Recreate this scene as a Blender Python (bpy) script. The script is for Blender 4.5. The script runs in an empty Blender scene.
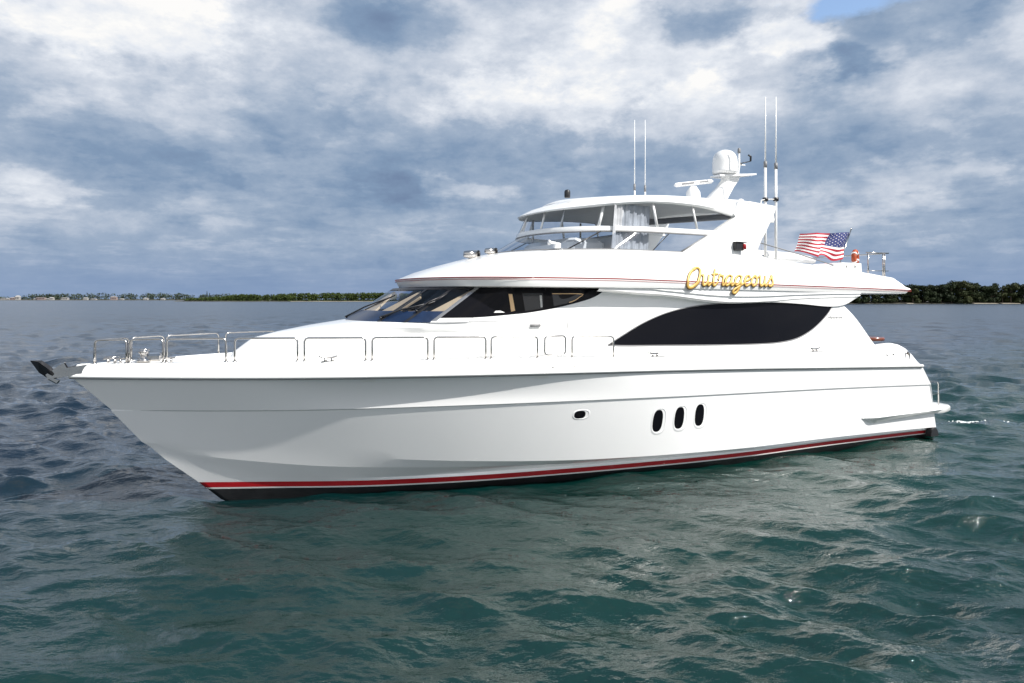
import bpy, bmesh, math, random
import numpy as np
from mathutils import Vector, Matrix
R = math.radians
random.seed(7); rng = np.random.default_rng(11)
scene = bpy.context.scene
COL = scene.collection

# ------------------------------------------------------------------ camera
cam_d = bpy.data.cameras.new('camera'); cam = bpy.data.objects.new('camera', cam_d); COL.objects.link(cam)
CAM_H = 4.366
cam.location = (0, 0, CAM_H); cam.rotation_euler = (R(90), 0, 0)
cam_d.sensor_width = 36.0; cam_d.lens = 683.0 / 1024.0 * 36.0
cam_d.shift_y = -(341.5 - 299.0) / 1024.0
cam_d.clip_start = 0.1; cam_d.clip_end = 60000
scene.camera = cam

# ------------------------------------------------------------------ light, sky, exposure
TH = R(26.5)                                     # heading of the yacht
D2 = (math.cos(TH), math.sin(TH)); P2 = (math.sin(TH), -math.cos(TH))
SUN_EL, SUN_A = R(48), R(32)                     # elevation; angle aft of the port beam
sxy = [math.cos(SUN_A) * P2[i] + math.sin(SUN_A) * D2[i] for i in (0, 1)]
SUN = Vector((sxy[0] * math.cos(SUN_EL), sxy[1] * math.cos(SUN_EL), math.sin(SUN_EL)))
sl = bpy.data.lights.new('sun', 'SUN'); sun = bpy.data.objects.new('sun', sl); COL.objects.link(sun)
sl.energy = 5.0; sl.angle = R(0.5); sl.color = (1.0, 0.965, 0.91)
sun.rotation_euler = SUN.to_track_quat('Z', 'Y').to_euler()
scene.view_settings.view_transform = 'Standard'; scene.view_settings.look = 'None'
scene.view_settings.exposure = 0.42; scene.view_settings.gamma = 1.0
scene.view_settings.use_curve_mapping = False
scene.cycles.blur_glossy = 0.15

world = bpy.data.worlds.new('World'); scene.world = world; world.use_nodes = True
def build_world():
    nt = world.node_tree; nt.nodes.clear(); N = nt.nodes; L = nt.links
    def m(op, a, b=None, c=None, clamp=False):
        n = N.new('ShaderNodeMath'); n.operation = op; n.use_clamp = clamp
        for i, x in enumerate((a, b, c)):
            if x is None: continue
            if isinstance(x, (int, float)): n.inputs[i].default_value = x
            else: L.new(x, n.inputs[i])
        return n.outputs[0]
    out = N.new('ShaderNodeOutputWorld'); bg = N.new('ShaderNodeBackground'); L.new(bg.outputs[0], out.inputs[0])
    bg.inputs['Strength'].default_value = 0.094
    sky = N.new('ShaderNodeTexSky'); sky.sky_type = 'NISHITA'; sky.sun_disc = False
    sky.sun_elevation = SUN_EL; sky.sun_rotation = math.atan2(SUN.x, SUN.y)
    tc = N.new('ShaderNodeTexCoord'); sp = N.new('ShaderNodeSeparateXYZ'); L.new(tc.outputs['Generated'], sp.inputs[0])
    x, y, z = sp.outputs
    zc = m('MAXIMUM', z, 0.0)
    den = m('ADD', zc, 0.10)
    cb = N.new('ShaderNodeCombineXYZ'); L.new(m('DIVIDE', x, den), cb.inputs[0]); L.new(m('DIVIDE', y, den), cb.inputs[1])
    def noise(scale, det, rough, off, src=None):
        mp = N.new('ShaderNodeMapping'); mp.inputs['Location'].default_value = off
        L.new(src or cb.outputs[0], mp.inputs['Vector'])
        n = N.new('ShaderNodeTexNoise'); n.inputs['Scale'].default_value = scale; n.inputs['Detail'].default_value = det
        n.inputs['Roughness'].default_value = rough; L.new(mp.outputs[0], n.inputs['Vector']); return n
    # direction-space noise gives cumulus edges that are not squashed at the horizon
    sc = N.new('ShaderNodeMapping'); sc.inputs['Scale'].default_value = (1, 1, 1.9); L.new(tc.outputs['Generated'], sc.inputs['Vector'])
    n1 = noise(0.55, 7, 0.55, (3.1, 7.7, 0.4)).outputs['Fac']
    n2 = noise(5.5, 9, 0.6, (1.3, 0.2, 5.1), sc.outputs[0]).outputs['Fac']
    n3 = noise(17.0, 10, 0.64, (8.3, 2.2, 1.1), sc.outputs[0]).outputs['Fac']
    wn = noise(6.0, 6, 0.6, (0.7, 4.2, 2.1), sc.outputs[0])
    ws = N.new('ShaderNodeSeparateXYZ'); L.new(wn.outputs['Color'], ws.inputs[0])
    az = m('ARCTAN2', x, y); el = m('ARCSINE', z)
    azw = m('ADD', az, m('MULTIPLY', m('SUBTRACT', ws.outputs[0], 0.5), 0.20))
    elw = m('ADD', el, m('MULTIPLY', m('SUBTRACT', ws.outputs[1], 0.5), 0.11))
    def blob(a0, e0, sa, se, amp):
        da = m('DIVIDE', m('SUBTRACT', azw, R(a0)), R(sa)); de = m('DIVIDE', m('SUBTRACT', elw, R(e0)), R(se))
        q = m('ADD', m('MULTIPLY', da, da), m('MULTIPLY', de, de))
        return m('MULTIPLY', m('EXPONENT', m('MULTIPLY', q, -1.0)), amp)
    BL = CLOUDS
    tot = None
    for b in BL:
        t = blob(*b); tot = t if tot is None else m('ADD', tot, t)
    def puff(a0, e0, sa, se, amp):
        d = m('ADD', blob(a0, e0, sa, se, 1.0), m('ADD', m('MULTIPLY', m('SUBTRACT', n2, 0.5), 1.3), m('MULTIPLY', m('SUBTRACT', n3, 0.5), 0.7)))
        k = N.new('ShaderNodeMapRange'); k.interpolation_type = 'SMOOTHSTEP'; L.new(d, k.inputs[0]); k.inputs[1].default_value = .26; k.inputs[2].default_value = .74
        k.inputs[3].default_value = 0.0; k.inputs[4].default_value = amp; return k.outputs[0]
    for b in PUFFS: tot = m('ADD', tot, puff(*b))
    # mean brightness of the deck by elevation
    mr = N.new('ShaderNodeValToRGB'); L.new(m('DIVIDE', el, R(60), clamp=True), mr.inputs[0])
    e = mr.color_ramp.elements; e[0].position = 0; e[0].color = (.42,) * 3 + (1,); e[1].position = 1; e[1].color = (.20,) * 3 + (1,)
    for p_, v_ in ((.075, .44), (.15, .38), (.225, .50), (.30, .68), (.38, .74), (.48, .46), (.66, .26)):
        k = e.new(p_); k.color = (v_,) * 3 + (1,)
    br = m('ADD', mr.outputs[0], tot)
    br = m('ADD', br, m('MULTIPLY', m('MAXIMUM', m('MULTIPLY', y, -1.0), 0.0), 0.55))   # brighter cloud added behind the camera to light the hull
    br = m('ADD', br, m('MULTIPLY', m('SUBTRACT', n1, 0.5), 0.6))
    br = m('ADD', br, m('MULTIPLY', m('SUBTRACT', n2, 0.5), 0.8))
    n4 = noise(4.2, 10, 0.58, (5.2, 9.1, 3.3), sc.outputs[0]).outputs['Fac']
    n5 = noise(1.6, 10, 0.60, (2.2, 4.4, 0.3)).outputs['Fac']
    ed = N.new('ShaderNodeMapRange'); ed.interpolation_type = 'SMOOTHSTEP'; L.new(n4, ed.inputs[0]); ed.inputs[1].default_value = .49; ed.inputs[2].default_value = .56; ed.inputs[3].default_value = -.06; ed.inputs[4].default_value = .06
    e5 = N.new('ShaderNodeMapRange'); e5.interpolation_type = 'SMOOTHSTEP'; L.new(n5, e5.inputs[0]); e5.inputs[1].default_value = .46; e5.inputs[2].default_value = .58; e5.inputs[3].default_value = -.05; e5.inputs[4].default_value = .05
    br = m('ADD', br, ed.outputs[0]); br = m('ADD', br, e5.outputs[0])
    br = m('ADD', br, m('MULTIPLY', m('SUBTRACT', n3, 0.5), 0.55), clamp=True)
    cr = N.new('ShaderNodeValToRGB'); L.new(br, cr.inputs[0]); ce = cr.color_ramp.elements
    ce[0].position = 0; ce[0].color = (.140, .200, .312, 1); ce[1].position = 1; ce[1].color = (.78, .775, .765, 1)
    for p_, c_ in ((.22, (.180, .258, .378)), (.45, (.285, .355, .460)), (.68, (.475, .52, .595)), (.85, (.63, .66, .71))):
        k = ce.new(p_); k.color = c_ + (1,)
    sc10 = N.new('ShaderNodeVectorMath'); sc10.operation = 'SCALE'; L.new(cr.outputs[0], sc10.inputs[0]); sc10.inputs['Scale'].default_value = 10.0
    # smooth blue-grey veil low over the horizon
    veil = m('MULTIPLY', m('EXPONENT', m('MULTIPLY', m('MULTIPLY', el, el), -1 / R(3.2) ** 2)), 0.85)
    mv = N.new('ShaderNodeMix'); mv.data_type = 'RGBA'; L.new(veil, mv.inputs[0]); L.new(sc10.outputs[0], mv.inputs[6])
    mv.inputs[7].default_value = (1.86, 2.62, 4.10, 1)
    # gaps of clear sky
    hole = m('ADD', m('ADD', blob(28.0, 21.3, 3.4, 1.3, 1.7), blob(20.5, 23.4, 2.8, 1.2, 1.3)), blob(118, 52, 24, 16, 1.6))
    hole = m('ADD', hole, m('MULTIPLY', m('SUBTRACT', n3, 0.5), 1.2))
    hole = m('MULTIPLY', m('SUBTRACT', hole, 0.55), 1.2, clamp=True)
    mx = N.new('ShaderNodeMix'); mx.data_type = 'RGBA'; L.new(hole, mx.inputs[0]); L.new(mv.outputs[2], mx.inputs[6]); sb = N.new('ShaderNodeVectorMath'); sb.operation = 'SCALE'; sb.inputs['Scale'].default_value = 1.7; L.new(sky.outputs[0], sb.inputs[0]); L.new(sb.outputs[0], mx.inputs[7])
    L.new(mx.outputs[2], bg.inputs[0])
# azimuth, elevation, widths (degrees) and brightness of the cloud masses
CLOUDS = [(-33, 20, 9, 4.5, .12), (-6, 19, 20, 3.5, .10), (7, 19, 7, 4.5, .06), (15, 15.0, 4, 2.8, .05), (24.5, 19.0, 4, 2.0, .06),
          (-3, 9.6, 5, 1.0, .10), (-35.5, 7.4, 3.0, 1.0, .10), (31, 9, 8, 2.2, .06), (20, 16, 3, 2, .14), (33.5, 14.5, 7, 1.5, .16),
          (-27, 22, 9, 2.5, .12),
          (-9, 21.3, 4.6, 1.9, -.12), (16.5, 21.8, 4, 2, -.12), (31, 19.5, 6.0, 2.6, -.16), (-10, 11.5, 11, 3, -.16),
          (-28, 11, 13, 2.4, -.10), (26, 10.5, 9, 2, -.10), (26, 17, 2.4, 1.6, -.40), (-20, 14, 6, 1.5, -.04)]
PUFFS = [(-9, 21.3, 5.2, 2.3, -.34), (16.5, 22.0, 4.2, 2.2, -.34), (31, 19.8, 6.4, 3.0, -.34), (26, 16.8, 2.6, 1.6, -.24),
         (23, 19.6, 4.5, 2.2, .20), (14.5, 15.0, 4.2, 3.0, .14), (-3, 9.4, 5, 1.1, .16), (-34.5, 7.6, 3.5, 1.1, .12), (31, 8.5, 7, 1.8, .08), (-30, 20.0, 10, 4.0, .14), (2, 16.0, 9, 2.2, .14), (8, 11, 4, 1.6, .10)]
build_world()

# ------------------------------------------------------------------ helpers
def tag(o, label=None, cat=None, group=None, kind=None):
    if label: o['label'] = label
    if cat: o['category'] = cat
    if group: o['group'] = group
    if kind: o['kind'] = kind
    return o
def empty(name, loc, rz=0.0, parent=None):
    o = bpy.data.objects.new(name, None); COL.objects.link(o); o.location = loc; o.rotation_euler = (0, 0, rz)
    o.empty_display_size = 0.3
    if parent: o.parent = parent
    return o
def lerp(a, b, t): return a + (b - a) * t
def sstep(x): x = min(max(x, 0.0), 1.0); return x * x * (3 - 2 * x)
def interp(x, pts):
    if x <= pts[0][0]: return pts[0][1]
    for (a, p), (b, q) in zip(pts, pts[1:]):
        if x <= b: return p + (q - p) * (x - a) / (b - a)
    return pts[-1][1]
def smooth_curve(pts, n=6, closed=False):
    P = [Vector(p) for p in pts]; out = []; m = len(P)
    rngi = range(m if closed else m - 1)
    for i in rngi:
        p0 = P[(i - 1) % m] if (closed or i > 0) else P[0] * 2 - P[1]
        p1 = P[i]; p2 = P[(i + 1) % m]
        p3 = P[(i + 2) % m] if (closed or i + 2 < m) else P[-1] * 2 - P[-2]
        for k in range(n):
            t = k / n
            out.append(0.5 * ((2 * p1) + (p2 - p0) * t + (2 * p0 - 5 * p1 + 4 * p2 - p3) * t * t + (3 * p1 - p0 - 3 * p2 + p3) * t ** 3))
    if not closed: out.append(P[-1])
    return out
class MB:
    """collects vertices as (aft, to port, up) and builds ONE mesh object"""
    def __init__(s): s.v = []; s.f = []; s.mi = []; s.sm = []; s.cur = 0; s.smooth = True
    def vert(s, p): s.v.append((p[0], -p[1], p[2])); return len(s.v) - 1
    def face(s, idx): s.f.append(tuple(idx)); s.mi.append(s.cur); s.sm.append(s.smooth)
    def grid(s, rows, closed=False, flip=False):
        ids = [[s.vert(p) for p in r] for r in rows]
        for a, b in zip(ids, ids[1:]):
            n = len(a)
            for i in range(n if closed else n - 1):
                j = (i + 1) % n
                s.face((a[i], a[j], b[j], b[i]))
        return ids
    def sym(s, rows, closed=False):
        s.grid(rows, closed); s.grid([[(p[0], -p[1], p[2]) for p in r] for r in rows], closed)
    def fan(s, pts): s.face([s.vert(p) for p in pts])
    def tube(s, pts, r, n=8, closed=False, flat=1.0, caps=True, flat_dir=None):
        P = [Vector(p) for p in pts]; m = len(P); rings = []
        rr = r if isinstance(r, (list, tuple)) else [r] * m
        prev = None
        for i in range(m):
            a = P[(i - 1) % m] if (closed or i > 0) else P[i]; b = P[(i + 1) % m] if (closed or i < m - 1) else P[i]
            t = (b - a)
            if t.length < 1e-9: t = Vector((0, 0, 1))
            t.normalize()
            if flat_dir is not None: ref = Vector(flat_dir)
            elif prev is not None: ref = prev
            else: ref = Vector((0, 0, 1)) if abs(t.z) < .9 else Vector((1, 0, 0))
            x = ref - t * ref.dot(t)
            if x.length < 1e-6: x = t.orthogonal()
            x.normalize(); y = t.cross(x); prev = x
            rings.append([P[i] + (x * math.cos(k * 2 * math.pi / n) * flat + y * math.sin(k * 2 * math.pi / n)) * rr[i] for k in range(n)])
        if closed: rings.append(rings[0])
        ids = s.grid(rings, True)
        if caps and not closed: s.face(ids[0]); s.face(ids[-1][::-1])
    def lathe(s, c, prof, n=24, axis=(0, 0, 1)):
        A = Vector(axis).normalized(); X = A.orthogonal().normalized(); Y = A.cross(X); c = Vector(c)
        rows = [[c + A * h + (X * math.cos(k * 2 * math.pi / n) + Y * math.sin(k * 2 * math.pi / n)) * max(r, 1e-4) for k in range(n)] for r, h in prof]
        ids = s.grid(rows, True); s.face(ids[0]); s.face(ids[-1][::-1])
    def box(s, c, d, rot=None, b=0.0):
        """box with chamfered vertical and top edges"""
        c = Vector(c); hx, hy, hz = (q / 2 for q in d); b = min(b, hx * .9, hy * .9, hz * .9)
        def ring(ix, z):
            x, y = hx - ix, hy - ix; q = max(b, 1e-4)
            return [(x - q, -y, z), (x, -y + q, z), (x, y - q, z), (x - q, y, z), (-x + q, y, z), (-x, y - q, z), (-x, -y + q, z), (-x + q, -y, z)]
        lv = [ring(b, -hz), ring(0, -hz + b), ring(0, hz - b), ring(b, hz)] if b > 0 else [ring(0, -hz), ring(0, hz)]
        rows = []
        for r_ in lv:
            rows.append([c + ((rot @ Vector(p)) if rot else Vector(p)) for p in r_])
        sm = s.smooth; s.smooth = False
        ids = s.grid(rows, True); s.face(ids[0]); s.face(ids[-1][::-1]); s.smooth = sm
    def prism(s, poly, off):
        """polygon of points extruded by the vector off"""
        o = Vector(off); a = [s.vert(p) for p in poly]; b = [s.vert(Vector(p) + o) for p in poly]
        sm = s.smooth; s.smooth = False
        s.face(a); s.face(b[::-1]); n = len(a)
        for i in range(n): s.face((a[i], a[(i + 1) % n], b[(i + 1) % n], b[i]))
        s.smooth = sm
    def build(s, name, mats, parent=None, sharp=None, weld=True, loc=None):
        me = bpy.data.meshes.new(name); me.from_pydata(s.v, [], s.f)
        for m in (mats if isinstance(mats, (list, tuple)) else [mats]): me.materials.append(m)
        me.polygons.foreach_set('material_index', s.mi); me.polygons.foreach_set('use_smooth', s.sm)
        bm = bmesh.new(); bm.from_mesh(me)
        if weld: bmesh.ops.remove_doubles(bm, verts=bm.verts, dist=0.0004)
        bmesh.ops.recalc_face_normals(bm, faces=bm.faces)
        if sharp is not None:
            for e in bm.edges:
                if len(e.link_faces) == 2 and e.calc_face_angle(0) > R(sharp): e.smooth = False
        bm.to_mesh(me); bm.free()
        o = bpy.data.objects.new(name, me); COL.objects.link(o)
        if parent: o.parent = parent
        return o

# ------------------------------------------------------------------ materials
def mat(name, base, rough=.4, metal=0.0, coat=0.0, spec=.5, noise=None, bump=None, emit=None):
    m = bpy.data.materials.new(name); m.use_nodes = True; nt = m.node_tree; b = nt.nodes['Principled BSDF']
    b.inputs['Base Color'].default_value = tuple(base) + (1,); b.inputs['Roughness'].default_value = rough
    b.inputs['Metallic'].default_value = metal; b.inputs['Coat Weight'].default_value = coat
    b.inputs['Coat Roughness'].default_value = .05; b.inputs['Specular IOR Level'].default_value = spec
    tc = nt.nodes.new('ShaderNodeTexCoord')
    if noise:
        sc, amt = noise
        n = nt.nodes.new('ShaderNodeTexNoise'); n.inputs['Scale'].default_value = sc; n.inputs['Detail'].default_value = 5
        nt.links.new(tc.outputs['Object'], n.inputs['Vector'])
        r = nt.nodes.new('ShaderNodeValToRGB'); nt.links.new(n.outputs['Fac'], r.inputs[0])
        r.color_ramp.elements[0].position = .3; r.color_ramp.elements[1].position = .7
        r.color_ramp.elements[0].color = tuple(c * (1 - amt) for c in base) + (1,)
        r.color_ramp.elements[1].color = tuple(min(c * (1 + amt), 1) for c in base) + (1,)
        nt.links.new(r.outputs[0], b.inputs['Base Color'])
        mr = nt.nodes.new('ShaderNodeMapRange'); nt.links.new(n.outputs['Fac'], mr.inputs[0])
        mr.inputs[3].default_value = max(rough - .06, .02); mr.inputs[4].default_value = rough + .08
        nt.links.new(mr.outputs[0], b.inputs['Roughness'])
    if bump:
        sc, st, dist = bump
        n = nt.nodes.new('ShaderNodeTexNoise'); n.inputs['Scale'].default_value = sc; n.inputs['Detail'].default_value = 6
        nt.links.new(tc.outputs['Object'], n.inputs['Vector'])
        bp = nt.nodes.new('ShaderNodeBump'); bp.inputs['Strength'].default_value = st; bp.inputs['Distance'].default_value = dist
        nt.links.new(n.outputs['Fac'], bp.inputs['Height']); nt.links.new(bp.outputs[0], b.inputs['Normal'])
    return m
M = dict(
    gel=mat('white_gelcoat', (.83, .83, .82), .22, coat=.5, noise=(.7, .012)),
    hullw=mat('white_hull_paint', (.87, .87, .87), .14, coat=.6, noise=(.5, .014), bump=(.9, .05, .02)),
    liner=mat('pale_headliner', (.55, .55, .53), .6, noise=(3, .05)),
    red=mat('red_boot_paint', (.38, .008, .014), .3, coat=.3, noise=(2, .1)),
    white=mat('white_line_paint', (.80, .79, .77), .35),
    black=mat('black_bottom_paint', (.012, .012, .014), .5, noise=(3, .3)),
    steel=mat('polished_steel', (.52, .50, .48), .18, metal=1.0, noise=(9, .06)),
    dark=mat('dark_plastic', (.018, .018, .02), .38, noise=(12, .2)),
    pewter=mat('dark_pewter', (.30, .30, .31), .25, metal=.8),
    seam=mat('black_sealant', (.004, .004, .005), .6, spec=.1),
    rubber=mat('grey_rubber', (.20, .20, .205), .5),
    gold=mat('gold_leaf', (.56, .35, .085), .45, metal=.12, noise=(14, .15)),
    bronze=mat('dark_bronze', (.13, .075, .03), .5, noise=(10, .2)),
    stripe=mat('red_brown_stripe', (.28, .035, .03), .35),
    tan=mat('tan_panel', (.84, .56, .30), .5, noise=(5, .06)),
    navy=mat('navy_dash', (.008, .02, .055), .3, noise=(4, .3)),
    teak=mat('varnished_teak', (.17, .045, .022), .25, coat=.6, noise=(18, .3)),
    orange=mat('orange_foam', (.36, .06, .015), .55, noise=(20, .1)),
    deckm=mat('nonskid_deck', (.76, .76, .745), .6, noise=(6, .03), bump=(220, .3, .002)),
    vinyl=mat('white_vinyl', (.76, .76, .75), .5, noise=(6, .03)),
    drape=mat('grey_clear_vinyl', (.46, .47, .49), .22, noise=(4, .2)),
    fred=mat('flag_red', (.36, .010, .026), .75, noise=(20, .08)),
    fwhite=mat('flag_white', (.78, .77, .76), .75, noise=(20, .03)),
    fblue=mat('flag_blue', (.025, .035, .15), .75, noise=(20, .1)),
    trunk=mat('grey_bark', (.10, .08, .06), .9, noise=(2, .3)),
    sand=mat('pale_sand', (.26, .23, .18), .95, noise=(.2, .15)),
    mud=mat('low_shore', (.055, .05, .036), .95, noise=(.1, .3)),
    timber=mat('dark_wet_timber', (.05, .045, .042), .8, noise=(3, .3)),
    roof=mat('grey_roof', (.22, .19, .18), .8, noise=(.3, .1)),
    stucco=mat('pale_stucco', (.34, .33, .32), .8, noise=(.2, .06)),
    pink=mat('pink_stucco', (.27, .21, .20), .8, noise=(.2, .06)),
    window=mat('dark_window', (.02, .025, .03), .15),
)
def glass(name, tint, refl=1.0, rough=.02, opaque=None):
    m = bpy.data.materials.new(name); m.use_nodes = True; nt = m.node_tree; nt.nodes.clear()
    out = nt.nodes.new('ShaderNodeOutputMaterial'); tr = nt.nodes.new('ShaderNodeBsdfTransparent'); gl = nt.nodes.new('ShaderNodeBsdfGlossy')
    tr.inputs[0].default_value = tuple(tint) + (1,); gl.inputs['Roughness'].default_value = rough
    fr = nt.nodes.new('ShaderNodeFresnel'); fr.inputs['IOR'].default_value = 1.45
    geo = nt.nodes.new('ShaderNodeNewGeometry')
    mx = nt.nodes.new('ShaderNodeMixShader'); mul = nt.nodes.new('ShaderNodeMath'); mul.operation = 'MULTIPLY'; mul.inputs[1].default_value = refl
    ms = nt.nodes.new('ShaderNodeMath'); ms.operation = 'SUBTRACT'; ms.inputs[0].default_value = 1.0
    nt.links.new(geo.outputs['Backfacing'], ms.inputs[1])
    mb = nt.nodes.new('ShaderNodeMath'); mb.operation = 'MULTIPLY'
    nt.links.new(fr.outputs[0], mul.inputs[0]); nt.links.new(mul.outputs[0], mb.inputs[0]); nt.links.new(ms.outputs[0], mb.inputs[1])
    nt.links.new(mb.outputs[0], mx.inputs[0]); nt.links.new(tr.outputs[0], mx.inputs[1]); nt.links.new(gl.outputs[0], mx.inputs[2])
    nt.links.new(mx.outputs[0], out.inputs[0]); return m
M['wsglass'] = glass('tinted_windshield_glass', (.60, .67, .78), .9)
M['clear'] = glass('clear_vinyl_glass', (.80, .83, .87), 1.0, .04)
def black_glass():
    m = mat('black_glass', (.005, .005, .007), .05, spec=.13, bump=(1.3, .05, .02)); return m
M['bglass'] = black_glass()
M['pane'] = mat('grey_tinted_pane', (.020, .022, .027), .06, bump=(2, .04, .02))

# ------------------------------------------------------------------ water
def water_material():
    m = bpy.data.materials.new('sea_water'); m.use_nodes = True; nt = m.node_tree; b = nt.nodes['Principled BSDF']
    b.inputs['Roughness'].default_value = .03; b.inputs['IOR'].default_value = 1.66
    tc = nt.nodes.new('ShaderNodeTexCoord')
    def noise(scale, det, rough, mscale=(1, 1, 1), rz=0.0):
        mp = nt.nodes.new('ShaderNodeMapping'); mp.inputs['Scale'].default_value = mscale; mp.inputs['Rotation'].default_value = (0, 0, rz)
        nt.links.new(tc.outputs['Object'], mp.inputs['Vector'])
        n = nt.nodes.new('ShaderNodeTexNoise'); n.inputs['Scale'].default_value = scale; n.inputs['Detail'].default_value = det
        n.inputs['Roughness'].default_value = rough; nt.links.new(mp.outputs[0], n.inputs['Vector']); return n
    big = noise(.035, 4, .5)
    r = nt.nodes.new('ShaderNodeValToRGB'); nt.links.new(big.outputs['Fac'], r.inputs[0])
    r.color_ramp.elements[0].position = .35; r.color_ramp.elements[1].position = .65
    r.color_ramp.elements[0].color = (.0008, .0165, .0140, 1); r.color_ramp.elements[1].color = (.0014, .0290, .0190, 1)
    # green body in front; dark sky's reflection painted blue past the bow and farther
    sx = nt.nodes.new('ShaderNodeSeparateXYZ'); nt.links.new(tc.outputs['Object'], sx.inputs[0])
    mm = nt.nodes.new('ShaderNodeMath'); mm.operation = 'MULTIPLY_ADD'; nt.links.new(sx.outputs[0], mm.inputs[0]); mm.inputs[1].default_value = -.9; nt.links.new(sx.outputs[1], mm.inputs[2])
    md = nt.nodes.new('ShaderNodeMath'); md.operation = 'MULTIPLY_ADD'; nt.links.new(big.outputs['Fac'], md.inputs[0]); md.inputs[1].default_value = 14; nt.links.new(mm.outputs[0], md.inputs[2])
    dr = nt.nodes.new('ShaderNodeMapRange'); dr.interpolation_type = 'SMOOTHSTEP'; nt.links.new(md.outputs[0], dr.inputs[0]); dr.inputs[1].default_value = 14; dr.inputs[2].default_value = 40
    mx = nt.nodes.new('ShaderNodeMix'); mx.data_type = 'RGBA'; nt.links.new(dr.outputs[0], mx.inputs[0]); nt.links.new(r.outputs[0], mx.inputs[6]); mx.inputs[7].default_value = (.0010, .0080, .0170, 1)
    nt.links.new(mx.outputs[2], b.inputs['Base Color'])
    # unresolved wavelets far out: rougher sheen with distance from the anchorage
    vl = nt.nodes.new('ShaderNodeVectorMath'); vl.operation = 'LENGTH'; nt.links.new(tc.outputs['Object'], vl.inputs[0])
    rg = nt.nodes.new('ShaderNodeMapRange'); nt.links.new(vl.outputs['Value'], rg.inputs[0]); rg.inputs[1].default_value = 18; rg.inputs[2].default_value = 160
    rg.inputs[3].default_value = .03; rg.inputs[4].default_value = .20; nt.links.new(rg.outputs[0], b.inputs['Roughness'])
    h = None
    rz = -R(14)
    for (sc, det, ro, ms, dist, st) in ((.16, 4, .6, (.4, 1.0, 1), .55, 1.0), (.55, 5, .6, (.45, 1.0, 1), .13, 1.0), (2.4, 5, .62, (.45, 1.0, 1), .055, 1.0), (9, 4, .6, (.6, 1, 1), .019, 1.0), (26, 3, .6, (.7, 1, 1), .0045, 1.0)):
        n = noise(sc, det, ro, ms, rz); bp = nt.nodes.new('ShaderNodeBump'); bp.inputs['Strength'].default_value = st
        bp.inputs['Distance'].default_value = dist; nt.links.new(n.outputs['Fac'], bp.inputs['Height'])
        if h: nt.links.new(h, bp.inputs['Normal'])
        h = bp.outputs[0]
    nt.links.new(h, b.inputs['Normal'])
    return m
T0 = (-8.84045, 13.66946)                       # the yacht's stem head
WAVES = []
def make_waves():
    wd = R(-104)                                # the chop runs towards the camera's side of the yacht
    lam = np.geomspace(.11, 6.0, 120)
    for i, l in enumerate(lam):
        l *= rng.uniform(.93, 1.07)
        ang = wd + rng.normal(0, .50)
        k = 2 * math.pi / l
        amp = l / (2 * math.pi) * (.034 + .030 * math.exp(-((math.log(l) - math.log(1.1)) / .7) ** 2)) * math.exp(-(l / 6.5) ** 4) * rng.uniform(.6, 1.4)
        WAVES.append((k * math.cos(ang), k * math.sin(ang), l, amp, rng.uniform(0, 2 * math.pi)))
make_waves()
def wave(X, Y, cell):
    z = np.zeros_like(X); dx = np.zeros_like(X); dy = np.zeros_like(X)
    for kx, ky, l, a, ph in WAVES:
        fade = np.clip((l / np.maximum(cell, 1e-3) - .6) / 1.4, 0, 1) * a
        q = kx * X + ky * Y + ph; k = math.hypot(kx, ky); c = np.cos(q)
        z += fade * np.sin(q)
        dx += fade * .70 * kx / k * c; dy += fade * .70 * ky / k * c
    # gusty patches of rougher and smoother water, and the calmer lee along the yacht's port side
    g = 1.06 + .24 * np.sin(.31 * X + .17 * Y + 1.0) * np.sin(.13 * X - .37 * Y + .4) + .20 * np.sin(.71 * X - .28 * Y + 2.2) * np.sin(.22 * X + .66 * Y)
    u = (X - T0[0]) * D2[0] + (Y - T0[1]) * D2[1]; v = (X - T0[0]) * P2[0] + (Y - T0[1]) * P2[1]
    lee = np.exp(-(np.maximum(v - 2.5, 0) / 6.5) ** 2) / (1 + np.exp(-(u + 1) * .9)) / (1 + np.exp((u - 25) * .9)) * (v > -2)
    g = g * (1 - .54 * lee)
    return z * g, dx * g, dy * g
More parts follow.
